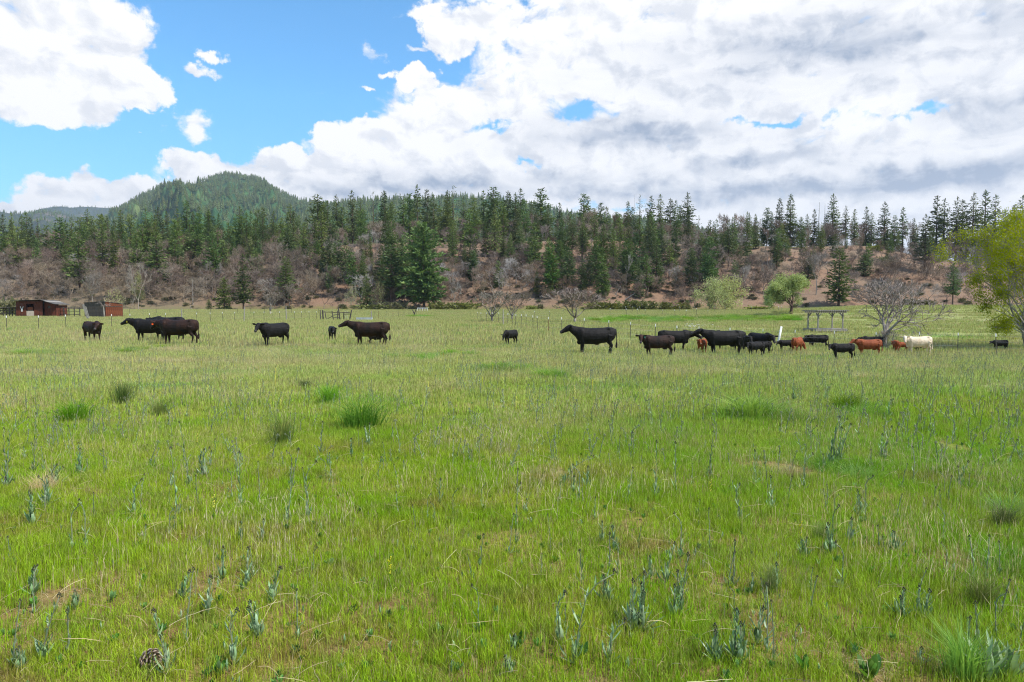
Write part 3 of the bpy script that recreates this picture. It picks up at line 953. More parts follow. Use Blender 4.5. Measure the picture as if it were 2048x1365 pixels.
# single conifers one can point to
solo = [  # x, top, base, kind, width px, tint, label
 (848, 449, 616, 'big', 74, .04, 'tallest broad pine with thick trunk at the foot of the red bank'),
 (783, 492, 614, 'pine', 48, 0.05, 'tall open pine just left of the great broad pine'),
 (766, 515, 600, 'fir', 32, .1, 'slim fir leaning on the tall open pine left of the great pine'),
 (734, 553, 618, 'dense', 30, .1, 'small dense cone-shaped evergreen left of the great pine'),
 (487, 509, 617, 'fir', 36, 0, 'dark narrow fir at field edge beyond the left fence'),
 (449, 556, 616, 'dense', 34, .1, 'stout dense young evergreen beside the dark narrow fir'),
 (418, 599, 615, 'dense', 13, .1, 'tiny evergreen bush left of the stout young evergreen'),
 (573, 515, 605, 'pine', 38, .35, 'olive green pine with split crown behind the lone small bare tree'),
 (160, 470, 585, 'pine', 44, .3, 'tall light green pine above the grey shed'),
 (316, 465, 585, 'fir', 50, .15, 'tall dark fir among bare trees at left of the bank'),
 (351, 480, 560, 'fir', 46, .05, 'broad dark fir above the black cows at left'),
 (392, 466, 545, 'pine', 36, .25, 'light green fir right of the dark firs above the cows'),
 (527, 478, 525, 'fir', 24, .05, 'short fir on the slope above the olive pine'),
 (1312, 486, 583, 'fir', 40, .08, 'tall full fir standing low on the red bank behind the black cows'),
 (1122, 480, 546, 'fir', 17, 0, 'narrow dark blue fir on the middle of the red bank'),
 (1193, 478, 545, 'pine', 30, .3, 'olive pine on the bank right of the narrow blue fir'),
 (1262, 484, 560, 'fir', 36, .1, 'dense fir beside the tall full fir on the bank'),
 (1342, 490, 536, 'fir', 24, .03, 'small layered fir right of the tall full fir'),
 (1322, 440, 505, 'fir', 34, .05, 'blue green fir on the bank rim above the full fir'),
 (1402, 466, 524, 'fir', 28, .55, 'yellow-green layered fir on the bank rim'),
 (1430, 478, 540, 'fir', 32, .08, 'dark fir just right of the yellow-green rim fir'),
 (1677, 500, 617, 'pine', 50, .08, 'dark green pine with bare lower trunk behind the pergola'),
 (1849, 430, 546, 'fir', 46, .05, 'broad dark fir alone on the bank above the bare orchard tree'),
 (1905, 527, 612, 'pine', 26, .1, 'thin drooping pine left of the leafy poplar'),
 (1914, 540, 578, 'dense', 20, 0, 'small dark evergreen on the bank left of the leafy poplar'),
 (1616, 516, 572, 'fir', 30, .05, 'dark low fir on the bank behind the pale willow'),
 (1374, 600, 619, 'dense', 17, .3, 'tiny round pine at the foot of the bank behind the black cows'),
 (1727, 508, 552, 'dense', 36, .0, 'bushy dark evergreen on the bank above the bare orchard tree'),
 (1503, 505, 528, 'dense', 22, 0, 'dark ball-like evergreen on the right of the bank rim'),
 (1553, 490, 538, 'fir', 18, .1, 'slim short fir on the rim above the yellow shrubs'),
 (1060, 505, 560, 'fir', 22, .3, 'slim olive fir in the middle of the bank'),
 (1020, 474, 545, 'fir', 32, .15, 'dark bushy fir on the slope above the small bare orchard trees'),
 (990, 410, 532, 'fir', 30, .6, 'tall yellow-green fir on the slope above the lone black calf'),
 (940, 420, 520, 'pine', 30, .1, 'dark pine on the slope right of the great pine'),
 (690, 610, 617, 'dense', 14, .3, 'little evergreen shrub near the broken corral')]
for (x, ty, by, kd, wpx, tn, lab) in solo:
    p = at(x, by, 100)
    if by > 608: p = at(x, 606, 100) if False else atY(x, by, 228 + random.uniform(0, 4))[0]
    zt = CAMH + pxdir(x, ty)[1] * p.y
    put_tree('conifer_tree', random.choice(KIND[kd]), p, zt - p.z, wpx / FPX * p.y, lab, None, tn)

# many more conifers over the slope
cnt = 0
groups = {}
tries = 0
while cnt < 144 and tries < 4000:
    tries += 1
    x = random.uniform(-60, 2100) if random.random() < .78 else random.uniform(-60, 660)
    if x < 640:
        by = random.triangular(480, 592, 530); hp = random.uniform(60, 105)
    elif x < 1500:
        by = random.triangular(478, 604, 515); hp = random.uniform(46, 100)
    else:
        if random.random() < .3: continue
        by = random.triangular(490, 560, 500); hp = random.uniform(24, 66)
    p = at(x, by, 232)
    if p.y > 400: p, _ = atY(x, by, random.uniform(316, 345))
    h = hp / FPX * p.y
    left = x < 640
    kd = random.choices(['fir', 'pine', 'pole', 'sparse'], [5, 4 if left else 3, 1 if left else 4, .4])[0]
    var = random.choice(KIND[kd])
    where = 'wooded left slope' if left else ('middle of the red bank' if x < 1250 else 'right part of the red bank')
    word = {'fir': 'dark green fir', 'pine': 'mid green pine', 'pole': 'slim conifer with bare lower stem', 'sparse': 'thin half-dead conifer'}[kd]
    put_tree('conifer_tree', var, p, h, h / 25 * 2 * var['R'] * random.uniform(1.0, 1.35), '%s %s %s %s' % ('tall' if hp > 72 else 'short', word, level(by), zone(x)),
             'conifers growing on the slope', random.choices([random.uniform(0, .3), random.uniform(.4, .9)], [3, 1])[0])
    cnt += 1

# the wood behind the rim, seen only as a mass between the trunks
pts, sc, idx = [], [], []
def recol(me, m):
    me = me.copy(); me.materials.clear(); me.materials.append(m); return me


srcs = [FIR[0]['crown'], FIR[1]['crown'], PINE[1]['crown'], FIR[3]['crown'], recol(FIR[2]['crown'], M['olive']), PINE[0]['crown'], recol(PINE[3]['crown'], M['olive'])]
for i in range(640):
    Y = random.uniform(345, 560); x = random.uniform(-150, 2250)
    if x > 1430 and random.random() < .12: continue
    p, _ = atY(x, 440, Y)
    s = random.uniform(.42, .80) * (1.0 if x < 640 else .8 if x < 1400 else .72)
    pts.append(p); sc.append((s, s, s)); idx.append(random.randrange(7))
scatter('forest', np.array([tuple(p) for p in pts]), RNG.uniform(0, 6.3, len(pts)), np.array(sc), idx, srcs,
        'mass of conifers on the terrace behind the first row of trees', 'forest')

# ---------------------------------------------------------------- leafless trees
BARE = [bare_variant('bare%d' % i, 40 + i, M['twig'], 0, 3, H=9, r0=.17, rmin=.022, levels=5, kids=(2, 3), trunk=.2, ang=(.3, .7), up=.12, side=.5, twigs=900) for i in range(5)]
TALLBARE = [bare_variant('tallbare%d' % i, 60 + i, M['twig'], 0, 3, H=12, r0=.16, rmin=.022, levels=4, kids=(2, 4), trunk=.36, ang=(.2, .55), up=.18, side=.6, twigs=700) for i in range(3)]
SNAG = []
for i in range(3):
    rng = np.random.default_rng(80 + i); mb = MB(); mb2 = MB()
    mb.tube([(0, 0, -.5), (0, 0, 5), (.1, 0, 11), (.1, .1, 15)], [.2, .16, .1, .03], 6)
    for q in range(22):
        zz = rng.uniform(4, 14.5); a = rng.uniform(0, 6.28); L = rng.uniform(.5, 1.8) * (1.1 - zz / 16)
        mb2.tube([(.05, 0, zz), (.05 + math.cos(a) * L, math.sin(a) * L, zz + rng.uniform(-.3, .5))], [.04, .018], 3, False)
    SNAG.append(dict(H=15, R=1.3, trunk=mb.mesh('snag%d_trunk' % i, M['snag']), crown=mb2.mesh('snag%d_stubs' % i, M['snag'])))

solo_bare = [  # x, top, base, width px, tint, variants, label
 (45, 528, 612, 60, 0, BARE, 'large dark leafless oak behind the red shed'),
 (118, 540, 608, 50, .05, BARE, 'leafless oak behind the rail fence between the sheds'),
 (185, 540, 612, 36, .35, TALLBARE, 'whitish leafless tree right behind the grey shed'),
 (277, 520, 606, 48, .4, BARE, 'silvery leafless tree with pale twigs left of the cows'),
 (382, 570, 614, 56, .1, BARE, 'brown leafless tree at the field edge above the black cows'),
 (425, 520, 588, 50, .25, BARE, 'leafless tree with a white leaning limb on the left slope'),
 (648, 560, 617, 62, 0, BARE, 'spreading leafless oak behind the broken corral'),
 (905, 553, 600, 36, .55, BARE, 'forked leafless tree on the bank right of the great pine'),
 (1253, 505, 586, 26, .6, TALLBARE, 'pale-trunked leafless tree on the bank left of the full fir'),
 (1350, 530, 592, 30, .6, TALLBARE, 'pale leafless tree right of the full fir on the bank'),
 (1212, 555, 592, 26, .3, BARE, 'low multi-stemmed leafless shrub tree on the bank above the big black cow'),
 (1540, 510, 592, 36, .3, BARE, 'leafless tree left of the pale willow'),
 (1632, 500, 590, 40, .45, TALLBARE, 'leaning pale leafless tree behind the pale willow'),
 (1780, 552, 600, 46, .15, BARE, 'grey leafless tree on the bank behind the bare orchard tree'),
 (1268, 390, 480, 5, .5, SNAG, 'tall bare snag sticking up above the treeline'),
 (1637, 405, 470, 12, .3, SNAG, 'bare grey snag left of the tallest fir at right'),
 (1649, 407, 472, 9, .3, SNAG, 'thin grey snag beside the tallest fir at right'),
 (655, 505, 548, 8, .6, SNAG, 'broken reddish snag on the bank above the corral')]
for (x, ty, by, wpx, tn, vs, lab) in solo_bare:
    p = at(x, by, 100) if by < 600 else atY(x, by, 229 + random.uniform(0, 3))[0]
    if p.y > 380: p, _ = atY(x, by, 325)
    zt = CAMH + pxdir(x, ty)[1] * p.y
    put_tree('leafless_tree', random.choice(vs), p, zt - p.z, wpx / FPX * p.y, lab, None, tn, parts=('trunk', 'branches'))

cnt = 0
while cnt < 262:
    x = random.uniform(-80, 2080)
    if x < 640: by = random.uniform(545, 614); hp = random.uniform(28, 58)
    elif x < 1500: by = random.uniform(490, 606); hp = random.uniform(30, 62)
    else:
        by = random.uniform(500, 604); hp = random.uniform(22, 50)
        if random.random() < .2: continue
    p = at(x, by, 232)
    if p.y > 340: p, _ = atY(x, by, random.uniform(305, 330))
    h = hp / FPX * p.y
    vs = random.choices([BARE, TALLBARE, SNAG], [6, 3, .5])[0]; var = random.choice(vs)
    where = 'left slope' if x < 640 else ('middle of the red bank' if x < 1250 else 'right part of the red bank')
    tn = random.choices([random.uniform(0, .2), random.uniform(.4, .9)], [3, 1])[0]
    word = 'dead stick-like snag' if vs is SNAG else ('pale grey leafless tree' if tn > .3 else 'grey-brown leafless tree')
    put_tree('leafless_tree', var, p, h, h * var['R'] / var['H'] * 2 * random.uniform(1, 1.3), '%s %s %s %s' % ('larger' if hp > 38 else 'small', word, level(by), zone(x)),
             'leafless trees and snags on the slope', tn, parts=('trunk', 'branches'))
    cnt += 1
# tall leafless trees along the terrace rim
for i in range(20):
    x = random.uniform(600, 2048); Y = random.uniform(318, 345)
    p, _ = atY(x, 480, Y)
    h = random.uniform(8, 13)
    put_tree('leafless_tree', random.choice(TALLBARE + BARE), p, h, h * .5, 'grey leafless tree between the rim conifers ' + zone(x),
             'leafless trees along the terrace rim', random.uniform(0, .5), parts=('trunk', 'branches'))


pts, sc, idx = [], [], []
for i in range(980):
    x = random.uniform(-100, 2150)
    by = random.triangular(490, 618, 560)
    if x > 1500 and random.random() < .35: continue
    if i % 5 == 0 and x > 600: by = 470
    p = at(x, by, 226)
    if p.y > 340: p, _ = atY(x, by, random.uniform(305, 350))
    s = random.uniform(.45, 1.0) * (1.4 if by == 470 else 1) * (1.1 if x < 640 else .85)
    pts.append(tuple(p)); sc.append((s * 1.1, s * 1.1, s)); idx.append(random.randrange(8))
scatter('leafless_wood', np.array(pts), RNG.uniform(0, 6.3, len(pts)), np.array(sc), idx, [v['crown'] for v in BARE + TALLBARE], 'grey-brown mass of leafless brush trees covering the slope', 'woods')
pts, sc, idx = [], [], []
for i in range(250):
    x = random.uniform(-100, 640); by = random.uniform(476, 560)
    if i % 2: x = random.uniform(620, 1480); by = random.uniform(472, 600)
    if i % 6 == 0: x = random.uniform(1450, 2050); by = random.triangular(484, 560, 496)
    p = at(x, by, 232)
    if p.y > 400: p, _ = atY(x, by, random.uniform(316, 345))
    s = random.uniform(.36, .84) * (.7 if x > 1450 else 1)
    pts.append(tuple(p)); sc.append((s * 1.15, s * 1.15, s)); idx.append(random.randrange(7))
scatter('forest', np.array(pts), RNG.uniform(0, 6.3, len(pts)), np.array(sc), idx, srcs, 'dense conifers filling the left slope and the upper bank', 'forest')


# shrubs
def shrub_var(name, seed, n=700, mt=None, size=.28):
    rng = np.random.default_rng(seed)
    C = rng.normal(size=(n, 3)) * np.array([.42, .42, .30]); C[:, 2] = np.abs(C[:, 2]) + .1
    C += .12 * np.sin(C * 9 + seed)
    U = C.copy(); U[:, 2] += .3; U /= np.linalg.norm(U, axis=1)[:, None]
    s = rng.uniform(.6, 1.2, n) * size
    crown = soup_mesh(name, tri_soup(C, U, s, s * .6, 1, .8, rng), mt or M['shrub'])
    mb = MB()
    for q in range(9):
        a = rng.uniform(0, 6.28); L = rng.uniform(.4, .7)
        mb.tube([(0, 0, -.1), (math.cos(a) * L * .5, math.sin(a) * L * .5, L * .6), (math.cos(a) * L, math.sin(a) * L, L)], [.035, .02, .01], 3, False)
    return dict(H=1.0, R=.85, crown=crown, trunk=mb.mesh(name + '_stems', M['twig']))


SHR = [shrub_var('shrub%d' % i, 700 + i) for i in range(3)]
SHRB = [shrub_var('leafshrub%d' % i, 720 + i, 1500, M['shrub'], .16) for i in range(2)]
solo_shrub = [
 (1205, 601, 621, 60, .35, 'olive brush at the foot of the bank above the big black cow'),
 (1228, 608, 622, 36, .9, 'yellow-green low bush at the foot of the bank'),
 (1270, 600, 621, 60, .25, 'grey-green brush right of the yellow-green low bush'),
 (1330, 604, 620, 70, .25, 'brown-green brush under the full fir'),
 (1062, 611, 624, 22, .7, 'small bright green bush right of the orchard trees'),
 (1518, 612, 625, 44, .8, 'low bright green bush left of the pale willow'),
 (745, 608, 620, 60, .35, 'green brush behind the receding posts'),
 (792, 604, 619, 40, .1, 'dark green bush left of the great pine trunk'),
 (880, 604, 619, 46, .4, 'olive brush right of the great pine trunk'),
 (925, 602, 618, 50, .5, 'yellow-olive brush at the foot of the bank above the lone calf'),
 (20, 596, 632, 60, .1, 'dark green bush behind the low roof at the far left'),
 (1840, 597, 616, 44, .05, 'dark bush at the crest of the green embankment'),
 (1752, 488, 503, 22, .8, 'yellow-green bush on the rim of the bank'),
 (1730, 520, 528, 12, .0, 'small round grey bush on bare earth'),
 (1772, 512, 526, 26, .1, 'dark bush on the bare rim above the orchard tree'),
 (1855, 566, 573, 14, .0, 'lone small dark bush on bare red earth'),
 (1475, 500, 512, 20, .05, 'dark bush by the rim right of the yellow-green fir')]
for (x, ty, by, wpx, tn, lab) in solo_shrub:
    p = at(x, by, 60) if by < 600 else atY(x, by, 226 if x != 20 and x != 1840 else (160 if x == 20 else 118))[0]
    if p.y > 380: p, _ = atY(x, by, 325)
    zt = CAMH + pxdir(x, ty)[1] * p.y
    put_tree('shrub', random.choice(SHR), p, max(.6, zt - p.z), wpx / FPX * p.y, lab, None, tn, 'shrub', ('stems', 'foliage'))
pts, sc, idx = [], [], []
for i in range(950):
    x = random.uniform(-100, 2150)
    by = random.triangular(484, 620, 600) if random.random() < .75 else random.uniform(485, 620)
    p = at(x, by, 180)
    if p.y > 345 or p.y < 222:
        if random.random() < .9: continue
        p, _ = atY(x, by, random.uniform(226, 238))
    if x > 1650 and random.random() < .5: continue
    s = random.uniform(.4, 1.3)
    pts.append(tuple(p)); sc.append((s, s, s * 1.15)); idx.append(random.randrange(6))
twigsrc = [BARE[0]['crown'], BARE[2]['crown']]
sc2 = [(a[0] * .5, a[1] * .5, a[2] * .5) if j in (1, 4) else a for a, j in zip(sc, idx)]
scatter('undergrowth', np.array(pts), RNG.uniform(0, 6.3, len(pts)), np.array(sc2), idx, [SHR[0]['crown'], BARE[0]['crown'], SHR[1]['crown'], SHR[2]['crown'], BARE[2]['crown'], SHRB[0]['crown']],
        'low scrub and leafless brush over the red bank and its foot', 'undergrowth')
# fallen logs
def log_me(L, seed):
    mb = MB(); rng = random.Random(seed)
    mb.tube([(-L / 2, 0, 0), (0, .1, .1), (L / 2, 0, 0)], [.22, .18, .08], 6)
    for q in range(4):
        t = rng.uniform(-.3, .45) * L
        mb.tube([(t, 0, .05), (t + .4, rng.choice((-.6, .6)), .5)], [.06, .02], 3, False)
    return mb.mesh('fallen_log', M['snag'])
LG = [log_me(6, 1), log_me(9, 2)]
for (x, y, ln, rot, lab) in [(1050, 575, 1, 35, 'pale fallen log lying slantwise on the bank above the calf'),
                             (1117, 560, 1, 40, 'dark fallen log left of the narrow blue fir'), (1222, 514, 0, 30, 'whitish fallen log on the upper bank'),
                             (1380, 560, 0, -30, 'pale crossed log right of the full fir'), (1392, 566, 1, -38, 'dark log crossing the pale one on the bank'),
                             (1255, 600, 0, 35, 'dark log at the foot of the bank above the big black cow'), (1700, 520, 0, 5, 'log lying along the bare rim'),
                             (1233, 590, 0, 60, 'short pale log standing on end low on the bank'), (620, 560, 0, 70, 'pale broken log on the left part of the bank')]:
    p = at(x, y, 200)
    o = link('fallen_log', LG[ln], None, p + Vector((0, -.2, .35)), (0, -R(rot), R(random.uniform(-20, 20))))
    props(o, lab, 'log')


# ---------------------------------------------------------------- orchard trees, willow, poplar, yellow shrubs
def orch(name, seed, **kw):
    a = dict(H=4, r0=.16, rmin=.012, levels=6, kids=(2, 3), trunk=.22, ang=(.3, .75), up=.10, side=.5, first=5)
    a.update(kw)
    return bare_variant(name, seed, M['twignear'], 1, 3, **a)


ORCH = orch('orchard_big', 21, levels=6, shrink=(.72, .86))
ORCH2 = orch('orchard_mid', 22, levels=6, H=5, trunk=.14, rmin=.022, up=.16, ang=(.25, .6), kids=(2, 3), first=6)
ORCH3 = orch('orchard_small', 23, levels=5, H=5, trunk=.16, rmin=.026, up=.16, ang=(.25, .6), first=6)
for (x, ty, by, wpx, var, lab) in [
    (1768, 553, 699, 168, ORCH, 'big spreading leafless orchard tree among the cows at right'),
    (1150, 572, 646, 104, ORCH2, 'leafless vase-shaped orchard tree behind the big black cow'),
    (985, 576, 645, 84, ORCH3, 'leafless orchard tree inside the ring of white-tipped posts'),
    (1025, 583, 641, 62, ORCH3, 'smaller leafless orchard tree right of the one in the ring of posts'),
    (541, 580, 630, 44, ORCH3, 'small fan-shaped bare tree in the field above the calf-like black heifer')]:
    p = at(x, by, 20, 229)
    zt = CAMH + pxdir(x, ty)[1] * p.y
    put_tree('orchard_tree', var, p, zt - p.z, wpx / FPX * p.y, lab, None, 0, parts=('trunk', 'branches'), rz=.4)

# suckers at the foot of the big orchard tree
S, _t = grow(77, H=1.3, r0=.03, rmin=.008, levels=3, kids=(3, 5), trunk=.08, first=14, ang=(.1, .5), up=.2)
p = at(1778, 700, 20, 80)
props(link('sapling_clump', segs_mesh('sapling_clump', S, M['twignear']), None, p), 'clump of thin bare suckers at the foot of the big orchard tree', 'shrub')

# pale willow
S, tips = grow(31, H=5, r0=.22, rmin=.014, levels=5, kids=(2, 4), trunk=.2, ang=(.35, .8), up=.05, first=5, lean=(.03, 0))
W_ = dict(H=max(s[1][2] for s in S), R=np.percentile([math.hypot(s[1][0], s[1][1]) for s in S], 95),
          trunk=segs_mesh('willow_trunk', [s for s in S if s[4] <= 1], M['bark'], 6, True), crown=segs_mesh('willow_branches', [s for s in S if s[4] > 1], M['bark'], 3),
          leaf=leaves_at('willow_leaf_mass', tips, M['willow'], 22000, .26, .14, 5))
p = at(1582, 629, 60, 200)
zt = CAMH + pxdir(1582, 546)[1] * p.y
put_tree('willow_tree', W_, p, (zt - p.z) * .97, 94 / FPX * p.y, 'round pale green willow in new leaf beside the pergola', None, 0, parts=('trunk', 'branches'), rz=0)

# shrubs and small trees in yellow-green leaf along the foot of the bank
S, tips = grow(33, H=6, r0=.12, rmin=.02, levels=4, kids=(2, 4), trunk=.04, ang=(.25, .7), up=.12, first=8, side=.7)
def leafed(name, nleaf, size, seed):
    return dict(H=max(s[1][2] for s in S), R=np.percentile([math.hypot(s[1][0], s[1][1]) for s in S], 93),
                trunk=segs_mesh(name + '_trunk', [s for s in S if s[4] <= 0], M['twig'], 6), crown=segs_mesh(name + '_branches', [s for s in S if s[4] > 0], M['twig'], 3),
                leaf=leaves_at(name + '_leaves', tips, M['willow'], nleaf, .5, size, seed))
YEL = leafed('yellow_shrub', 4200, .24, 9); YELT = leafed('thin_yellow_tree', 900, .2, 10)
for (x, ty, by, wpx, var, lab) in [
    (1418, 556, 625, 78, YEL, 'yellow-green shrubby tree above the black cows, left one of two'),
    (1464, 553, 625, 74, YEL, 'yellow-green shrubby tree left of the low bright bush'),
    (704, 568, 618, 30, YELT, 'small willow with yellowish twigs left of the small dense evergreen'),
    (757, 562, 617, 30, YELT, 'thin yellowish tree right of the small dense evergreen'),
    (275, 545, 604, 26, YEL, 'patch of yellow-green leaves in front of the silvery leafless tree'),
    (228, 578, 618, 40, YELT, 'olive thin-leaved tree right of the grey shed'),
    (1797, 553, 600, 24, YELT, 'thin yellow-leaved sapling behind the big orchard tree')]:
    p = atY(x, by, 226)[0] if by > 606 else at(x, by, 200)
    zt = CAMH + pxdir(x, ty)[1] * p.y
    put_tree('leafy_tree', var, p, zt - p.z, wpx / FPX * p.y, lab, None, 0, parts=('trunk', 'branches'))

# the big young poplar at the right edge
S, tips = grow(35, H=8.5, r0=.17, rmin=.012, levels=6, kids=(2, 4), trunk=.16, ang=(.3, .8), up=.07, first=5, lean=(-.30, 0), side=.6)
p = at(2056, 699, 30, 80)
t = thing('poplar_tree', 'big bright yellow-green leafy poplar at the right edge of the field', 'tree', p, 0)
zt = CAMH + pxdir(2030, 412)[1] * p.y
sz = (zt - p.z) / max(s[1][2] for s in S)
sx = 1.0 * 128 / FPX * p.y / np.percentile([-s[1][0] for s in S], 99.5)
t.scale = (sx, sx, sz)
for (qx, qy, rr) in [(1958, 612, 16), (1985, 645, 17), (1955, 560, 16), (1990, 500, 18), (2022, 450, 18), (1975, 590, 20), (2010, 655, 16), (1940, 590, 10), (1968, 530, 14), (2000, 560, 24), (2040, 640, 18), (1965, 655, 9), (2030, 520, 26), (2048, 430, 16)]:
    rr *= .8; dx_, dz_ = pxdir(qx + 12, qy); yy = p.y + random.uniform(-1.2, 1.2)
    c_ = np.array([(dx_ * p.y - p.x) / sx, (yy - p.y) / sx, (CAMH + dz_ * p.y - p.z) / sz])
    rr_ = rr / FPX * p.y / sx
    st_ = np.array([c_[0] * .12, c_[1] * .1, max(1.0, c_[2] * .45)]); md_ = (st_ + c_) / 2 + np.array([0, 0, .25])
    S.append((st_, md_, .05, .035, 2)); S.append((md_, c_, .035, .02, 2))
    for q in range(int(3.2 * rr)):
        e_ = c_ + RNG.normal(size=3) * rr_ * np.array([.55, .7, .5])
        tips.append((e_, (e_ - c_) / (np.linalg.norm(e_ - c_) + 1e-6)))
        if q % 3 == 0: S.append((c_, e_, .014, .008, 3))
link('trunk', segs_mesh('poplar_trunk', [s for s in S if s[4] <= 1], M['wood'], 7, True), t)
link('branches', segs_mesh('poplar_branches', [s for s in S if s[4] > 1], M['wood'], 3), t)
link('foliage', leaves_at('poplar_leaves', tips, M['poplar'], 46000, .24, .10, 6), t)


# ---------------------------------------------------------------- cattle
def cow_mesh(name, mt, calf, neckp, yaw, headp, rng, bull=1.0, udder=False, gait=0.0):
    mb = MB()
    K = 0.97 if calf else 1.10     # body length
    G = 0.82 if calf else 1.0      # girth
    dep = 0.10 if calf else 0.0
    tors = [(-.93, 1.20, .98, .09), (-.90, 1.28, .80, .19), (-.80, 1.335, .66, .26), (-.60, 1.36, .56, .30), (-.35, 1.335, .51, .33),
            (-.05, 1.32, .46, .36), (.22, 1.315, .46, .36), (.45, 1.335, .47, .33), (.60, 1.355, .50, .29), (.74, 1.34, .64, .235), (.83, 1.27, .80, .16), (.87, 1.16, .93, .08)]
    secs = []
    for x, zt, zb, w in tors:
        zb = zb + dep + (.05 if .45 < zb < .62 else .02)
        c = (x * K, 0, (zt + zb) / 2)
        secs.append((c, (0, w * G, 0), (0, 0, (zt - zb) / 2)))
    mb.loft(secs, 18)
    # hip bones, shoulder blades
    for s in (-1, 1):
        mb.ell((-.62 * K, s * .17 * G, 1.27), (.10, .08, .07))
        mb.ell((.55 * K, s * .17 * G, 1.0), (.18, .15, .30), rot=(0, .2, 0))
        mb.ell((-.68 * K, s * .16 * G, .98), (.22, .14, .30), rot=(0, .25, 0))
    # neck
    a1, a2 = R(yaw * .45), R(yaw)
    np_ = R(neckp)
    Sx = Vector((.66 * K, 0, 1.08))
    d1 = Vector((math.cos(a1) * math.cos(np_), math.sin(a1) * math.cos(np_), math.sin(np_)))
    side = Vector((-math.sin(a1), math.cos(a1), 0)); upv = d1.cross(side) * -1
    if upv.z < 0: upv = -upv
    NL = .42 if calf else .50
    dd0 = Vector((math.cos(np_ * .6), 0, math.sin(np_ * .6)))
    pts = []
    for i in range(6):
        u = i / 5
        pts.append(Sx - dd0 * .15 * (1 - u) + (dd0 * (1 - u) + d1 * u).normalized() * NL * u)
    rw = [.22, .20, .175, .155, .14, .12]; rh = [.33, .31, .275, .235, .20, .165]
    mb.loft([(pts[i], side * rw[i] * G, upv * rh[i] * (0.9 if calf else 1)) for i in range(6)], 14)
    # brisket / dewlap
    if not calf:
        mb.ell((.64 * K, 0, .62), (.17, .11, .14))
    # head
    poll = pts[-1] + Vector((0, 0, .05))
    hp = R(headp)
    hd = Vector((math.cos(a2) * math.cos(hp), math.sin(a2) * math.cos(hp), math.sin(hp)))
    hs = Vector((-math.sin(a2), math.cos(a2), 0)); hu = hd.cross(hs) * -1
    if hu.z < 0: hu = -hu
    q = .98 if calf else 1.13
    hh = [(-.10, .06, .07, .0), (-.03, .10, .12, .0), (.07, .118, .135, -.005), (.17, .112, .130, -.015), (.27, .083, .105, -.03), (.37, .068, .085, -.042), (.44, .074, .080, -.048), (.495, .070, .070, -.05), (.515, .04, .04, -.05)]
    mb.loft([(poll + hd * t * q + hu * o_, hs * w * q, hu * h_ * q) for t, w, h_, o_ in hh], 14)
    # ears
    for s in (-1, 1):
        e0 = poll + hs * s * .085 * q + hu * .03 + hd * .0
        ed = (hs * s + hd * -.12 + Vector((0, 0, rng.uniform(-.18, .12)))).normalized()
        en = ed.cross(hu).normalized()
        L = .245 * q
        mb.loft([(e0 + ed * L * t, hu * w * q, en * .026) for t, w in ((0, .035), (.3, .075), (.6, .085), (.85, .06), (1.0, .018))], 8)
    # legs
    def leg(pts_, rad):
        mb.tube([Vector(p) for p in pts_], rad, 9)
    g = [rng.uniform(-.07, .07) + gait for _ in range(4)]
    lg = .90 if calf else 1.0
    for i, s in enumerate((-1, 1)):
        y = s * .155 * G
        dx = g[i] * (1 if i else -1)
        leg([(.55 * K, y, .86), (.54 * K, y, .64), (.53 * K + dx * .3, y, .50), (.53 * K + dx * .6, y * .98, .38), (.52 * K + dx, y, .20), (.525 * K + dx, y, .10), (.55 * K + dx, y, .02), (.555 * K + dx, y, -.02)],
            [.15 * G, .115 * G, .078, .062, .044, .05, .056, .05])
        dx = g[i + 2] * (1 if i else -1)
        y = s * .165 * G
        leg([(-.66 * K, y, .98), (-.62 * K, y, .78), (-.66 * K + dx * .3, y, .62), (-.77 * K + dx * .6, y, .47), (-.75 * K + dx * .8, y, .30), (-.73 * K + dx, y, .12), (-.70 * K + dx, y, .03), (-.695 * K + dx, y, -.02)],
            [.20 * G, .155 * G, .105, .062, .046, .05, .057, .05])
    if udder:
        mb.ell((-.42 * K, 0, .56), (.17, .14, .12))
    else:
        mb.ell((-.1 * K, 0, .52 + dep), (.12, .05, .05))
    # tail
    sw = rng.uniform(-.06, .06)
    mb.tube([(-.90 * K, 0, 1.26), (-.955 * K, sw * .3, 1.18), (-.975 * K, sw * .7, .95), (-.985 * K, sw, .66), (-.98 * K, sw, .55), (-.975 * K, sw * 1.2, .40), (-.97 * K, sw * 1.2, .30)],
            [.045, .036, .026, .026, .05, .052, .02], 8)
    raw = mb.mesh(name + '_raw')
    tmp = bpy.data.objects.new('tmp', raw); COL.objects.link(tmp)
    rm = tmp.modifiers.new('r', 'REMESH'); rm.mode = 'VOXEL'; rm.voxel_size = .026; rm.use_smooth_shade = True
    sm = tmp.modifiers.new('s', 'SMOOTH'); sm.factor = .5; sm.iterations = 3
    dg = bpy.context.evaluated_depsgraph_get()
    me = bpy.data.meshes.new_from_object(tmp.evaluated_get(dg))
    bpy.data.objects.remove(tmp); bpy.data.meshes.remove(raw)
    me.name = name
    me.materials.clear(); me.materials.append(mt)
    n = len(me.vertices)
    co = np.empty(n * 3, np.float32); me.vertices.foreach_get('co', co); co = co.reshape(-1, 3)
    muz = np.array(poll + hd * .50 * q + hu * -.04)
    d = np.linalg.norm(co - muz, axis=1)
    at_ = me.attributes.new('muzzle', 'FLOAT', 'POINT'); at_.data.foreach_set('value', np.clip((.115 - d) / .04, 0, 1).astype(np.float32))
    at_ = me.attributes.new('points', 'FLOAT', 'POINT'); at_.data.foreach_set('value', np.clip((.10 - co[:, 2]) / .05, 0, 1).astype(np.float32))
    eyes = [poll + hd * .155 * q + hs * s * .103 * q + hu * .035 * q for s in (-1, 1)]
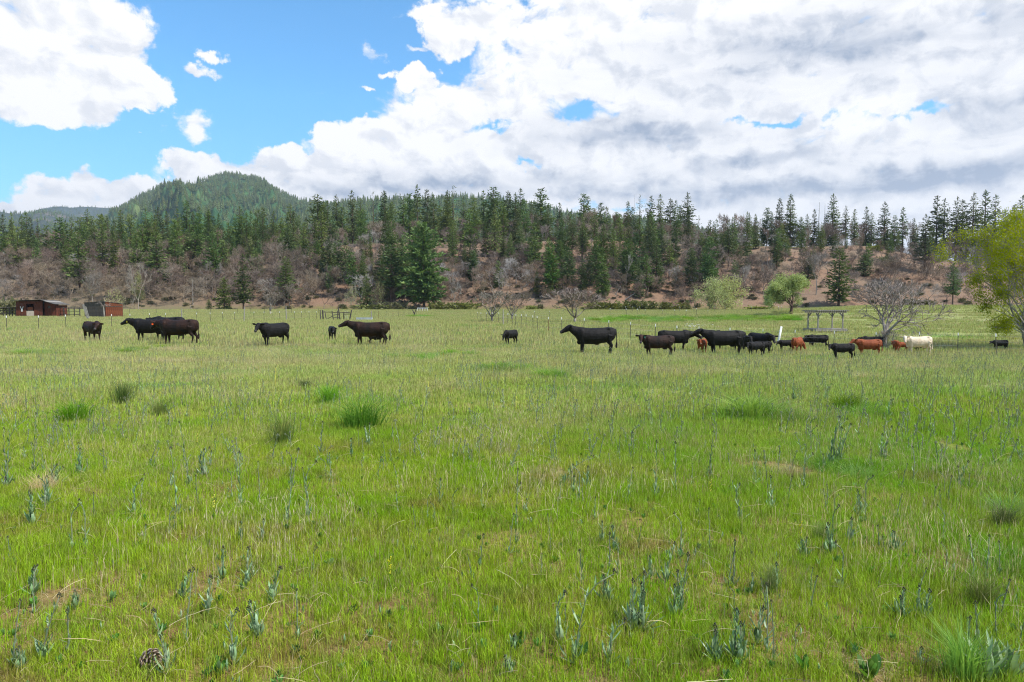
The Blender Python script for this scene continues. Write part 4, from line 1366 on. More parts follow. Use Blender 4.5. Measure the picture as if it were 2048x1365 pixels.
    ears = [poll + hs * s * .20 * q + hu * -.005 + hd * -.01 for s in (-1, 1)]
    return me, eyes, ears, hd, hs


_eye = MB().ell((0, 0, 0), (.019, .019, .019), 8, 5).mesh('eye', M['eye'], True)
_tag = {c: MB().box((0, 0, 0), (.016, .085, .10)).box((0, 0, .07), (.014, .035, .05)).mesh('ear_tag', M['tag' + c]) for c in 'ryg'}

HERD = [  # cx, foot, back, heading, yaw, neckpitch, headpitch, coat, calf, tag, label
 (186, 682, 643, 325, -48, 4, -30, 'brownblack', 0, '', 'stocky black cow facing the camera below the grey shed'),
 (338, 681, 634, 165, 0, 5, -20, 'black', 0, '', 'black cow of which only the back shows behind the two left cows'),
 (302, 684, 638, 180, -6, 16, -18, 'black', 0, 'y', 'black cow facing left with a yellow ear tag at the front of the left trio'),
 (358, 690, 639, 178, -28, 6, -30, 'brownblack', 0, 'r', 'big dark brown-black cow with an orange-red ear tag'),
 (549, 691, 646, 240, 26, 14, -35, 'black', 0, '', 'black heifer facing left with its head turned to the camera, alone left of centre'),
 (665, 680, 653, 296, -22, 2, -35, 'black', 1, '', 'small black calf facing the camera just left of the dark brown cow'),
 (752, 689, 668, 10, 0, -20, -30, 'black', 1, '', 'black calf half hidden behind the belly of the dark brown cow'),
 (741, 692, 644, 180, 8, 20, -16, 'brownblack', 0, '', 'dark brown cow in profile facing left in the middle of the field'),
 (1021, 690, 660, 234, 10, -28, -62, 'black', 1, '', 'small black calf grazing head down alone in the centre'),
 (1189, 709, 655, 180, 0, 26, -22, 'black', 0, '', 'large jet black cow in profile facing left, nearest of the herd'),
 (1349, 702, 661, -4, -8, 4, -28, 'black', 0, '', 'black cow facing right behind the brown-backed heifer'),
 (1315, 713, 671, 184, 72, 20, -40, 'brownblack', 0, 'g', 'brown-backed heifer facing left looking at the camera'),
 (1404, 707, 678, 238, 30, 16, -30, 'red', 1, '', 'little red calf facing the camera between two black cows'),
 (1457, 702, 662, 170, 0, 5, -20, 'black', 0, '', 'black cow hidden behind the big cow with raised head'),
 (1447, 710, 661, 180, -4, 22, -10, 'black', 0, '', 'big black cow with raised head nosing the cow facing right'),
 (1485, 706, 671, 277, -6, 12, -40, 'black', 0, '', 'narrow black heifer seen head-on right of the big cow'),
 (1520, 706, 666, 292, -24, 2, -38, 'black', 0, '', 'black cow facing the camera behind the two calves'),
 (1524, 709, 683, 172, 0, 5, -20, 'black', 1, '', 'black calf of which the rump shows behind the fluffy calf'),
 (1511, 713, 684, 196, 62, 12, -38, 'black', 1, '', 'fluffy black calf in front with its head turned to the camera'),
 (1571, 702, 680, 186, 40, -6, -35, 'black', 1, '', 'black calf peeking out left of the red cow seen from behind'),
 (1614, 692, 676, 300, 0, 0, -40, 'black', 1, '', 'black calf showing just its head behind the red cow'),
 (1594, 705, 675, 52, -75, -44, -62, 'red', 0, '', 'orange-red cow grazing with its rump to the camera'),
 (1636, 695, 670, 179, 24, 8, -30, 'black', 0, '', 'black cow facing left behind the fence below the pergola'),
 (1684, 720, 687, 174, 64, 8, -34, 'black', 1, '', 'black calf in front facing left, nearest of the right group'),
 (1744, 699, 673, 180, 0, 0, -20, 'black', 0, '', 'black cow whose back shows behind the red-brown cow'),
 (1737, 711, 679, 180, 14, 16, -24, 'red', 0, '', 'red-brown cow in profile facing left in front of the orchard tree'),
 (1806, 703, 684, 10, 0, -10, -30, 'red', 1, '', 'second little red calf next to the cream cow'),
 (1791, 704, 681, 70, 20, 0, -30, 'red', 1, '', 'little red calf seen from behind left of the cream cow'),
 (1842, 703, 686, 0, 0, -15, -30, 'black', 1, '', 'black calf hidden behind the cream cow'),
 (1835, 708, 673, 181, 66, 18, -36, 'cream', 0, '', 'cream white cow facing left with its head turned to the camera'),
 (2000, 702, 680, 182, 20, 0, -24, 'black', 1, '', 'black calf alone at the right near the leafy poplar')]
_r = random.Random(3)
for i, (cx, ft, bk, hdg, yaw, npi, hpi, ct, calf, tg, lab) in enumerate(HERD):
    p = at(cx, ft + 1.0, 15, 80)
    hgt = (CAMH + pxdir(cx, bk)[1] * p.y) - p.z
    s = hgt / 1.345
    me, eyes, ears, hd, hs = cow_mesh('cow_body', M[ct], calf, npi, yaw, hpi, _r, udder=(not calf and i % 3 != 0), gait=_r.uniform(-.02, .04))
    t = thing('calf' if calf else 'cow', lab, 'calf' if calf else 'cow', p, R(hdg), 'cattle scattered over the pasture')
    t.scale = (s, s, s)
    link('body', me, t)
    for e in eyes: link('eye', _eye, t, e)
    if tg:
        k_ = 0 if tg == 'r' else (1 if yaw > -20 and tg == 'y' else 0)
        for kk in ((0, 1) if tg == 'r' else (1,)):
            link('ear_tag', _tag[tg], t, ears[kk] + Vector((0, 0, -.06)) + hd * .02, (0, 0, math.atan2(hs.y, hs.x) + PI / 2 if tg != 'g' else 0))


# ---------------------------------------------------------------- fences
_tp = {}
def tpost_mesh(h, mt):
    key = (round(h, 2), mt.name)
    if key not in _tp:
        mb = MB().box((0, 0, h / 2 - .15), (.045, .012, h + .3)).box((0, .02, h / 2 - .15), (.012, .03, h + .3))
        _tp[key] = (mb.mesh('t_post', mt), MB().box((0, .008, h - .08), (.052, .05, .20)).mesh('post_tip', M['white']))
    return _tp[key]


def fence(name, label, posts, h=1.35, wires=3, white=True, group=None, width=1.0):
    """posts: (px x, foot y, kind, lean) - kind t steel post, w wooden post, r rusty"""
    ps = [at(a[0], a[1], 15, 229) for a in posts]
    root = thing(name, label, 'fence', ps[0], 0, group)
    base = ps[0]
    for (a, p) in zip(posts, ps):
        kd = a[2] if len(a) > 2 else 't'
        hh = a[3] if len(a) > 3 else h
        lean = (R(_r.uniform(-3, 3)), R(_r.uniform(-3, 3)), _r.uniform(-.3, .3))
        if kd in 'tr':
            m1, m2 = tpost_mesh(hh, M['steel'] if kd == 't' else M['rust'])
            o = link('t_post', m1, root, p - base, lean, (width, width, 1))
            if white: link('post_tip', m2, o)
        else:
            mb = MB().tube([(0, 0, -.3), (0, 0, hh * .5), (.02, 0, hh)], [.075, .07, .06], 8)
            link('wooden_post', mb.mesh('wooden_post', M['wood'] if kd == 'w' else M['darkwood']), root, p - base, lean)
    for wz in np.linspace(.35, .88, wires):
        mb = MB().tube([q - base + Vector((0, 0, h * wz)) for q in ps], .006, 3, False)
        mb.build('wire', M['wire'], root)
    return root


fence('wire_fence', 'white-tipped steel post and wire fence crossing the field at left',
      [(-62, 668), (14, 664), (77, 662), (132, 659), (223, 656), (261, 653), (299, 651), (331, 650), (364, 649, 'w', 1.9), (394, 648), (421, 647), (446, 645), (469, 644), (488, 645, 'w', 2.2), (508, 643),
       (528, 643), (544, 642.5), (560, 642), (573, 642, 'w', 2.3), (589, 641.5), (604, 641), (619, 641), (633, 640.5)], 1.4)
fence('wire_fence', 'thin dark post fence receding from the broken corral to the white gate',
      [(748, 641), (757, 639.5, 'r'), (772, 638.5), (786, 637.5, 'r'), (797, 636), (808, 635), (818, 634), (826, 633), (833, 632)], 1.4, 3, False)
fence('wire_fence', 'far thin post fence along the back of the left field',
      [(x, 627.5) for x in range(232, 640, 27)], 1.3, 2, False, width=1.6)
fence('wire_fence', 'line of white-tipped posts running from the orchard trees to the herd',
      [(962, 646), (973, 645, 't'), (985, 646), (997, 647), (1006.5, 651, 'w', 1.9), (1015, 650), (1025, 652), (1031, 654), (1042, 656), (1052, 657), (1066, 661), (1075, 663), (1097, 667, 'r'), (1124, 668),
       (1167.5, 671), (1216, 676), (1260, 681), (1310, 685), (1353, 689), (1397.5, 690), (1460, 692), (1525, 694), (1589, 697), (1667, 700), (1752, 703), (1837, 704), (1915, 706), (1993, 711), (2080, 718)], 1.38)
fence('wire_fence', 'short row of white-tipped posts behind the orchard trees',
      [(955, 641), (978, 641), (990, 640.5), (1048, 638), (1069, 637), (1099, 636)], 1.3)
fence('wire_fence', 'far white-tipped post fence beyond the green bank of weeds',
      [(1220, 633), (1253, 634), (1274, 634), (1291, 630), (1325, 631), (1350, 636), (1372, 637), (1393, 633), (1415.5, 632)], 1.3, 2)
fence('wire_fence', 'row of tiny white-tipped posts at the foot of the red bank',
      [(x, 624.5) for x in (1251, 1265, 1279, 1320, 1359, 1388, 1429, 1450, 1503, 1557, 1563)], 1.5, 0, width=1.5)

# large leaning white post
p = at(1555, 690, 20, 80)
props(link('leaning_post', MB().tube([(0, 0, -.3), (.02, 0, .6), (.0, 0, 1.55)], [.10, .095, .085], 10).mesh('leaning_post', M['white'], True), None, p, (0, R(11), 0)),
      'thick whitish wooden post leaning right behind the black calf', 'post')


def rail_run(name, label, a, b, n, rails, h, mt, px=True, base_dist=None):
    root = thing(name, label, 'fence', a, 0)
    d = b - a
    for i in range(n + 1):
        q = d * (i / n)
        link('rail_post', MB().box((0, 0, h / 2 - .1), (.14, .14, h + .3)).mesh('rail_post', mt), root, q, (0, 0, .1 * (i % 3)))
    for z in rails:
        for i in range(n):
            q0 = d * (i / n); q1 = d * ((i + 1) / n)
            mb = MB().tube([q0 + Vector((0, -.09, z)), q1 + Vector((0, -.09, z + _r.uniform(-.03, .03)))], .065, 5)
            mb.build('rail', mt, root)
    return root


# ---------------------------------------------------------------- sheds at left
def board_wall(root, x0, x1, z0, h0, h1, y, mt, w=.30, name='board', gaps=(), yaw=0, origin=None, thick=.04):
    """upright boards side by side; gaps are (xa, xb, za, zb) openings"""
    n = max(1, int(round((x1 - x0) / w))); w = (x1 - x0) / n
    for i in range(n):
        a = x0 + i * w; c = a + w / 2
        ht = h0 + (h1 - h0) * ((c - x0) / (x1 - x0))
        spans = [(z0, ht)]
        for (ga, gb, za, zb) in gaps:
            if ga - .02 <= c <= gb + .02:
                ns = []
                for (s0, s1) in spans:
                    if s0 < za: ns.append((s0, min(s1, za)))
                    if s1 > zb: ns.append((max(s0, zb), s1))
                spans = ns
        for (s0, s1) in spans:
            if s1 - s0 < .08: continue
            o = link(name, MB().box((0, 0, 0), (w - .022, thick, s1 - s0)).mesh(name, mt), root,
                     (c, y + _r.uniform(-.012, .012), (s0 + s1) / 2), (0, 0, _r.uniform(-.006, .006)))


def shed1():
    p0 = at(33, 634.5, 60, 200); p0.z = float(zf(p0.x, p0.y))
    Y = p0.y; k = Y / FPX
    root = thing('red_shed', 'red-brown board shed with slanting dark roof at the far left of the field', 'shed', p0, 0)
    X = lambda px: (px - 33) * k
    Zp = lambda py: (634.5 - py) * k
    # front: from 33 to 86, side bay 86-112
    board_wall(root, 0, X(86), 0, Zp(603), Zp(602), 0, M['redwood'], gaps=[(X(53), X(68), Zp(634.5), Zp(608))])
    board_wall(root, X(86) + .02, X(108), 0, Zp(603.5), Zp(610), .5, M['redwood'], gaps=[(X(93), X(98), Zp(617), Zp(612))])
    inner = MB().box((X(60), 1.2, Zp(616)), (X(72) - X(50), .1, Zp(600))).build('back_wall', M['darkwood'], root)
    inner.location = (0, 2.2, -.2)
    MB().box((0, 1.9, Zp(603) / 2), (.05, 3.7, Zp(603))).build('side_wall', M['redwood'], root)
    MB().box((X(109), 2.3, Zp(611) / 2), (.05, 3.6, Zp(611))).build('side_wall', M['redwood'], root)
    MB().box((X(55), 3.9, Zp(604) / 2), (X(108), .05, Zp(604))).build('rear_wall', M['redwood'], root)
    d = thing('door', None, None, (X(61), .02, 0)); d.parent = root; del_keys(d)
    MB().box((0, -.02, Zp(628.5) * 1), (X(68) - X(53), .06, Zp(622.5))).build('door_panel', M['palewood'], d)
    MB().box((0, -.02, Zp(617.7)), (X(65.5) - X(55), .06, Zp(615) - Zp(620.4))).build('stall_board', M['orange'], d)
    MB().box((0, 0, 0), (1.1, .05, .16)).build('cross_board', M['darkwood'], d, loc=(0, -.03, Zp(621.4)))
    w = MB().box((0, 0, 0), (X(98) - X(93), .05, .55)).build('window', M['darkwood'], root, loc=(X(95.5), .56, Zp(614.5)))
    # pale skull-like emblem nailed beside the door
    em = MB().box((0, 0, 0), (.30, .04, .42)).box((-.20, 0, .36), (.09, .04, .55), (0, -.35, 0)).box((.20, 0, .36), (.09, .04, .55), (0, .35, 0)).box((0, 0, -.30), (.16, .04, .3))
    em.build('skull_emblem', M['white'], root, loc=(X(44.7), -.06, Zp(619.5)))
    # roof: level part and slanting part, tin edge
    for (a, b, za, zb) in ((29.5, 87, 602.3, 601), (86.5, 114, 601, 610)):
        n = 8 if a < 80 else 4
        for i in range(n):
            u0, u1 = i / n, (i + 1) / n
            xa, xb = X(a + (b - a) * u0), X(a + (b - a) * u1)
            z0_, z1_ = Zp(za + (zb - za) * u0), Zp(za + (zb - za) * u1)
            L = math.hypot(xb - xa, z1_ - z0_)
            link('roof_sheet', MB().box((0, 0, 0), (L - .01, 5.0, .07)).mesh('roof_sheet', M['roof'] if i not in (1, 5) else M['wood']), root,
                 ((xa + xb) / 2, 1.75, (z0_ + z1_) / 2 + .05 + .01 * (i % 2)), (R(-1.5), -math.atan2(z1_ - z0_, xb - xa), 0))
    # low lean-to on the left
    t2 = thing('lean_to', 'low open lean-to with dark flat roof left of the red shed', 'shed', p0 + Vector((-4.6, .4, 0)), 0)
    for i in range(4):
        link('rail_post', MB().box((0, 0, .9), (.14, .14, 1.9)).mesh('rail_post', M['darkwood']), t2, (.3 + i * 1.3, 0, 0))
        link('rail_post', MB().box((0, 0, .8), (.14, .14, 1.7)).mesh('rail_post', M['darkwood']), t2, (.3 + i * 1.3, 2.6, 0))
    MB().box((2.3, 1.3, 1.85), (5.0, 3.3, .10), (R(-4), R(-2), 0)).build('roof', M['roof'], t2)
    for z in (.75, 1.35): MB().tube([(-2, -.1, z), (4.4, -.1, z)], .06, 5).build('rail', M['darkwood'], t2)
    return root


def del_keys(o):
    for k_ in ('label', 'category', 'group', 'kind'):
        if k_ in o: del o[k_]


shed1()


def shed2():
    p0 = at(211, 635.5, 60, 200)
    k = p0.y / FPX
    root = thing('grey_shed', 'windowless shed with grey-black shaded boards in front and sunlit rust-red right wall', 'shed', p0, R(-16))
    wl = (211 - 160.5) * k / math.cos(R(16)); h = 30.5 * k
    # long front wall runs left from the corner
    board_wall(root, -wl, 0, 0, h * .95, h * 1.02, 0, M['darkwood'], w=.34)  # grey-black boards, with the front's shade also put into their colour
    sd = thing('side_wall', None, None, (0, 0, 0), R(40)); sd.parent = root; del_keys(sd)
    board_wall(sd, .05, 3.0, 0, h * 1.0, h * .86, 0, M['orange'], w=.34)  # rust-red boards, coloured brighter than the front to carry the sun side
    MB().box((1.5, -.05, h * .72), (2.8, .05, .12)).build('cross_board', M['darkwood'], sd)
    c52, s52 = math.cos(R(52)), math.sin(R(52))
    # back and far wall
    q = Vector((3.0 * c52, 3.0 * s52, 0))
    MB().box((0, 0, 0), (wl, .05, h * .85)).build('rear_wall', M['darkwood'], root, loc=(q.x - wl / 2, q.y, h * .42))
    MB().box((0, 0, 0), (3.0, .05, h * .88)).build('side_wall', M['darkwood'], root, loc=(-wl + q.x / 2, q.y / 2, h * .44), rot=(0, 0, R(52)))
    # roof: sheared sheets
    n = 10
    for i in range(n):
        a = -wl - .1 + (wl + .15) * i / n; b = -wl - .1 + (wl + .15) * (i + 1) / n
        z0_, z1_ = h * (.965 + .07 * i / n), h * (.965 + .07 * (i + 1) / n)
        mb = MB()
        A = [Vector((a, -.15, z0_)), Vector((b - .015, -.15, z1_)), Vector((b - .015 + q.x * 1.05, q.y * 1.05, z1_ - h * .13)), Vector((a + q.x * 1.05, q.y * 1.05, z0_ - h * .13))]
        mb.add(A + [v + Vector((0, 0, .06)) for v in A], [(0, 3, 2, 1), (4, 5, 6, 7), (0, 1, 5, 4), (1, 2, 6, 5), (2, 3, 7, 6), (3, 0, 4, 7)])
        mb.build('roof_sheet', M['roof'], root)


shed2()
_a = at(88, 633.5, 60, 200); _b = at(160, 635, 60, 200)
rail_run('rail_fence', 'dark wooden rail fence between the red shed and the grey shed', _a, _b, 7, (.55, 1.2, 1.85), 1.95, M['darkwood'])
p = at(176, 640, 60, 200)
props(link('leaning_plank', MB().box((0, 0, 1.2), (.28, .06, 2.8)).box((.25, .05, 1.0), (.16, .05, 2.4)).mesh('leaning_plank', M['wood']), None, p, (0, R(-16), 0)), 'grey planks leaning in front of the grey shed', 'plank')
S, _t = grow(91, H=3.6, r0=.10, rmin=.02, levels=3, kids=(2, 3), trunk=.6, first=4, ang=(.5, 1.1), up=.0)
p = at(208.5, 636, 60, 200)
t = thing('sapling', 'thin whitish sapling against the corner of the grey shed', 'tree', p)
link('trunk', segs_mesh('sapling_trunk', [s for s in S if s[4] == 0], M['twignear'], 5), t); link('branches', segs_mesh('sapling_twigs', [s for s in S if s[4] > 0], M['twignear'], 3), t)

# ---------------------------------------------------------------- broken corral in the middle
p0 = at(640, 641, 60, 200); k = p0.y / FPX
t = thing('broken_corral', 'broken dark wooden corral gate of leaning posts and rails', 'gate', p0)
cx = lambda px: (px - 640) * k
cz = lambda py: (641 - py) * k
for (x0, y0, x1, y1, r_, d_) in [(641, 641, 640.5, 621, .10, 0), (645, 641, 643.5, 621, .14, .5), (650, 640, 647, 623.5, .08, .8), (667, 640.5, 664, 622, .09, 0), (673, 638, 672, 622, .09, .9), (679.5, 640, 676, 615.5, .12, .2),
                                 (687, 641, 686.5, 624.5, .09, .3), (699, 640, 703, 620.5, .12, .1)]:
    MB().tube([(cx(x0), d_, -.3), (cx(x0), d_, 0), (cx(x1), d_ + .05, cz(y1))], [r_, r_, r_ * .8], 7).build('corral_post', M['darkwood'], t)
for (x0, y0, x1, y1) in [(647, 624.5, 665, 625), (665, 631, 678, 629.5), (665, 636, 678, 636), (665, 626, 678, 625), (678, 626, 700, 625.5), (652, 640, 666, 632), (688, 629, 700, 628.5)]:
    MB().tube([(cx(x0), .05, cz(y0)), (cx(x1), .08, cz(y1))], .06, 5).build('corral_rail', M['darkwood'], t)
for q in (690, 694):
    MB().tube([(cx(q), .1, cz(638)), (cx(q), .1, cz(622))], .025, 5).build('gate_bar', M['galv'], t)
p = at(743, 641, 60, 200)
props(link('white_post', MB().tube([(0, 0, -.2), (0, 0, 1.5)], [.09, .085], 8).mesh('white_post', M['wood']), None, p), 'single pale grey post right of the low trough', 'post')
p = at(729, 641, 60, 200)
tr = thing('water_trough', 'low grey-blue trough lying in the grass right of the corral', 'trough', p)
mb = MB().box((0, 0, .05), (2.3, .8, .06)).box((0, -.4, .24), (2.4, .05, .40)).box((0, .4, .24), (2.4, .05, .40)).box((-1.2, 0, .24), (.05, .8, .40)).box((1.2, 0, .24), (.05, .8, .40))
mb.build('basin', M['galv'], tr)
MB().box((.2, -.44, .42), (2.3, .03, .05)).build('rim', M['galv'], tr)
p = atY(845, 625, 200)[0]; k = p.y / FPX
g = thing('white_gate', 'small white rail gate below the great pine', 'gate', p)
for q in (-10, -5, 0, 5, 10): MB().box((q * k, 0, .45), (.12, .08, 1.1)).build('gate_post', M['white'], g)
MB().box((0, -.05, .98), (21 * k, .06, .16)).build('top_rail', M['white'], g)
for q, lab in ((831, 'dark post leaning left just before the white gate'), (827, 'second dark post leaning towards the white gate')):
    p = atY(q, 628, 150)[0]
    props(link('leaning_post', MB().tube([(0, 0, -.2), (0, 0, 1.6)], [.12, .1], 6).mesh('leaning_post', M['darkwood']), None, p, (0, R(-25 if q == 831 else 20), 0)), lab, 'post')

# ---------------------------------------------------------------- pergola
p = at(1650, 664, 50, 110); k = p.y / FPX
pg = thing('pergola', 'grey wooden platform with four posts and flat slatted roof', 'pergola', p, R(8))
Lx, Ly, Hh = 58 * k, 2.3, 40 * k
for i in range(14):
    link('deck_plank', MB().box((0, 0, 0), (Lx + .5, Ly / 14 - .015, .05)).mesh('deck_plank', M['wood']), pg, (0, -Ly / 2 + (i + .5) * Ly / 14, .30 + _r.uniform(-.004, .004)))
for y in (-1, 1): MB().box((0, 0, 0), (Lx + .5, .06, .2)).build('fascia_board', M['wood'], pg, loc=(0, y * (Ly / 2 - .02), .16))
for x in (-1, 1): MB().box((0, 0, 0), (.06, Ly - .2, .2)).build('fascia_board', M['wood'], pg, loc=(x * (Lx / 2 + .2), 0, .16))
for x in (-1, 1):
    for y in (-1, 1):
        bx, by_ = x * (Lx / 2 - .14), y * (Ly / 2 - .25)
        MB().box((0, 0, 0), (.11, .11, Hh - .45)).build('post', M['wood'], pg, loc=(bx, by_, .33 + (Hh - .45) / 2))
        MB().box((0, 0, 0), (.07, .07, .55), (0, R(-x * 42), 0)).build('brace', M['wood'], pg, loc=(bx - x * .19, by_, Hh - .36))
        MB().box((0, 0, 0), (.07, .07, .55), (R(y * 42), 0, 0)).build('brace', M['wood'], pg, loc=(bx, by_ - y * .19, Hh - .36))
for y in (-1, 1): MB().box((0, 0, 0), (Lx + .5, .09, .15)).build('beam', M['wood'], pg, loc=(0, y * (Ly / 2 - .25), Hh - .05))
for i in range(15):
    link('rafter', MB().box((0, 0, 0), (.07, Ly + .5, .09)).mesh('rafter', M['wood']), pg, (-Lx / 2 - .18 + (Lx + .36) * i / 14, 0, Hh + .07))
for i in range(9):
    link('roof_slat', MB().box((0, 0, 0), (Lx + .6, .17, .03)).mesh('roof_slat', M['wood']), pg, (0, -Ly / 2 - .1 + (Ly + .2) * i / 8, Hh + .135 + .004 * (i % 2)))

# rubble along the bank of weeds
rk = []
for i in range(3):
    rng = np.random.default_rng(900 + i)
    bm = bmesh.new(); bmesh.ops.create_icosphere(bm, subdivisions=1, radius=1)
    for v in bm.verts: v.co *= rng.uniform(.7, 1.15); v.co.z *= .6
    me = bpy.data.meshes.new('rock%d' % i); bm.to_mesh(me); bm.free(); me.materials.append(M['rock']); rk.append(me)
for (x, y, s) in [(1379, 655, .22), (1374, 650, .16), (1384, 650, .17), (1396, 651, .15), (1410, 652, .14), (1424, 652, .15), (1431, 650, .12), (1371, 652, .13), (1390, 653, .11), (1402, 650, .12), (1418, 650, .12)]:
    p = at(x, y, 40, 200)
    props(link('rock', random.choice(rk), None, p + Vector((0, 0, s * .4)), (0, 0, random.uniform(0, 6)), (s * 1.6, s, s)), 'pale rubble stone below the green bank of weeds', 'rock', 'rubble stones below the bank of weeds')
pts = []
for i in range(420):
    if random.random() < .55: q = (random.gauss(1405, 22), random.gauss(652, 2.0))
    else: q = (random.uniform(1600, 2000), random.uniform(622, 652))
    pts.append(tuple(at(q[0], q[1], 40, 200)))
scatter('rubble', np.array(pts), RNG.uniform(0, 6, len(pts)), RNG.uniform(.03, .10, len(pts)), RNG.integers(0, 3, len(pts)), rk, 'small pale stones strewn over the green banks', 'rubble')


# ---------------------------------------------------------------- grass
def blades(name, n, size, h0, h1, w, mt, seed, lean=.35, round_=False, clump=0.0, heads=0.0, gauss=False):
    rng = np.random.default_rng(seed)
    if gauss:
        P = rng.normal(size=(n, 2)) * size / 2
    else:
        P = rng.uniform(-size / 2, size / 2, (n, 2))
    if clump:
        cc = rng.uniform(-size / 2, size / 2, (max(3, int(n / 14)), 2))
        i = rng.integers(0, len(cc), n)
        P = np.where(rng.random((n, 1)) < clump, cc[i] + rng.normal(size=(n, 2)) * size * .018, P)
    a = rng.uniform(0, 2 * PI, n)
    h = rng.uniform(0, 1, n) ** 1.3 * (h1 - h0) + h0
    if gauss:
        out = P / (np.linalg.norm(P, axis=1)[:, None] + 1e-6)
        dirx = out * (np.linalg.norm(P, axis=1)[:, None] / size * 1.0 + .12) + rng.normal(size=(n, 2)) * .25
        P = P * .45
    else:
        dirx = np.stack([np.cos(a), np.sin(a)], 1) * rng.uniform(0, lean, (n, 1)) * 1.4
    b = rng.uniform(0, 2 * PI, n)
    wv = np.stack([np.cos(b), np.sin(b), np.zeros(n)], 1) * (w * rng.uniform(.6, 1.3, n))[:, None] / 2
    base = np.concatenate([P, np.full((n, 1), -.02)], 1)
    mid = base + np.concatenate([dirx * .35, np.ones((n, 1))], 1) * (h * .55)[:, None]
    tip = base + np.concatenate([dirx * 1.0, np.ones((n, 1)) * rng.uniform(.8, 1.0, (n, 1))], 1) * h[:, None]
    V = np.stack([base - wv, base + wv, mid - wv * .8, mid + wv * .8, tip], 1).reshape(-1, 3)
    k = np.arange(n)[:, None] * 5
    F = np.concatenate([k + np.array([[0, 1, 3]]), k + np.array([[0, 3, 2]]), k + np.array([[2, 3, 4]])], 0)
    if heads:
        m = int(n * heads)
        t = tip[:m]; s = w * 1.6
        o = len(V)
        Vh = np.stack([t + wv[:m] * 1.5, t - wv[:m] * 1.5, t + np.array([0, 0, s * 5]), t + np.array([0, 0, -s * 4])], 1).reshape(-1, 3)
        kk = np.arange(m)[:, None] * 4 + o
        V = np.concatenate([V, Vh]); F = np.concatenate([F, kk + np.array([[0, 1, 2]]), kk + np.array([[0, 3, 1]])])
    return mesh_np(name, V, F, mt)


def lay(name, srcs, y0, y1, step, s0, s1, label, jitter=.5, fac=0.80, keep=None):
    pts = []
    y = y0
    while y < y1:
        hw = fac * y + step + .8
        for x in np.arange(-hw, hw, step):
            X = x + random.uniform(-jitter, jitter) * step; Yy = y + random.uniform(-jitter, jitter) * step
            if keep is None or keep(X, Yy): pts.append((X, Yy))
        y += step
    P = np.array(pts)
    Z = zf(P[:, 0], P[:, 1])
    n = len(P)
    # height varies with place
    hs = RNG.uniform(s0, s1, n) * (1 + .35 * fbm(P[:, 0], P[:, 1], 6, 9, 3))
    S = np.stack([np.ones(n), np.ones(n), np.clip(hs, s0 * .5, s1 * 1.5)], 1)
    scatter(name, np.column_stack([P, Z]), RNG.uniform(0, 6.28, n), S, RNG.integers(0, len(srcs), n), srcs, label, 'grass')


GA = [blades('grass_near%d' % i, 3000, 1.0, .05, .17, .0038, M['grass'], 10 + i, .35, clump=.55) for i in range(5)]
GB = [blades('grass_mid%d' % i, 1900, 2.0, .06, .17, .0085, M['grass'], 20 + i, .4, clump=.5, heads=.15) for i in range(5)]
GC = [blades('grass_far%d' % i, 1500, 4.4, .07, .19, .022, M['grassfar'], 30 + i, .45, clump=.5, heads=.15) for i in range(5)]
lay('grass', GA, 2.4, 13.5, .58, .75, 1.25, 'short lime green grass in the foreground', keep=lambda X, Y: float(fbm(X, Y, 2.3, 15, 3)) < .42 or random.random() < .35)
lay('grass', GB, 12.5, 42, 1.25, .75, 1.25, 'tan and green grass in the middle of the pasture')
lay('grass', GC, 40, 229, 3.0, .8, 1.3, 'pale green pasture grass stretching to the red bank', fac=.78)
lush = [blades('lush%d' % i, 420, 1.0, .15, .42, .010, M['lush'], 40 + i, .5, gauss=True) for i in range(3)]


def lush_patch(px, py, wpx, hpx, lab, n=None):
    c = at(px, py, 3, 229); k = c.y / FPX
    c2 = at(px, py + hpx, 3, 229); dep = max(.6, min(8, (c.y - c2.y)))
    w = wpx * k
    n = n or int(max(6, w * dep * .9))
    n = int(n * (.7 if c.y > 8 else .5)) + 2
    P = np.stack([c.x + RNG.normal(size=n) * w / 3, c.y - dep / 2 + RNG.normal(size=n) * dep / 3.2], 1)
    P = np.column_stack([P, zf(P[:, 0], P[:, 1])])
    s = RNG.uniform(.6, 1.25, n) * (.5 if c.y < 13 else .85 if c.y < 60 else 1.4)
    scatter('lush_grass', P, RNG.uniform(0, 6, n), s, RNG.integers(0, 3, n), lush, lab, 'grass')


for a in [(1010, 735, 90, 8, 'bright green streak of grass below the lone calf'), (100, 704, 170, 10, 'bright green streak of grass at far left'), (300, 698, 60, 10, 'bright green clump patch under the orange-tagged cow'),
          (1510, 830, 90, 10, 'bright lush grass patch right of centre'), (1700, 822, 80, 18, 'lush grass patch behind the big grey weeds'), (880, 710, 150, 10, 'green streak right of the dark brown cow'),
          (1900, 960, 260, 60, 'long green grass at the right side'), (850, 634, 60, 3, 'bright green mound of weeds near the white gate'), (1700, 930, 160, 25, 'long green grass round the tallest grey weeds'),
          (1080, 752, 120, 8, 'green streak in front of the black cow'), (1980, 1120, 90, 50, 'long green grass at the lower right')]:
    lush_patch(a[0], a[1], a[2], a[3], a[4])
# weeds on the mid bank
pts = []
for i in range(280):
    x = random.uniform(1180, 1600); y = random.gauss(639.5, 3.0)
    if 640 < y + (x - 1400) * 0.004 < 655 or random.random() < .6:
        p = at(x, min(y, 650), 60, 200); pts.append(tuple(p))
pts = [p for p in pts if p[1] < 130]
scatter('bank_weeds', np.array(pts), RNG.uniform(0, 6, len(pts)), RNG.uniform(.8, 1.9, len(pts)), RNG.integers(0, 3, len(pts)), lush, 'band of green weeds on the low bank behind the herd', 'weeds')

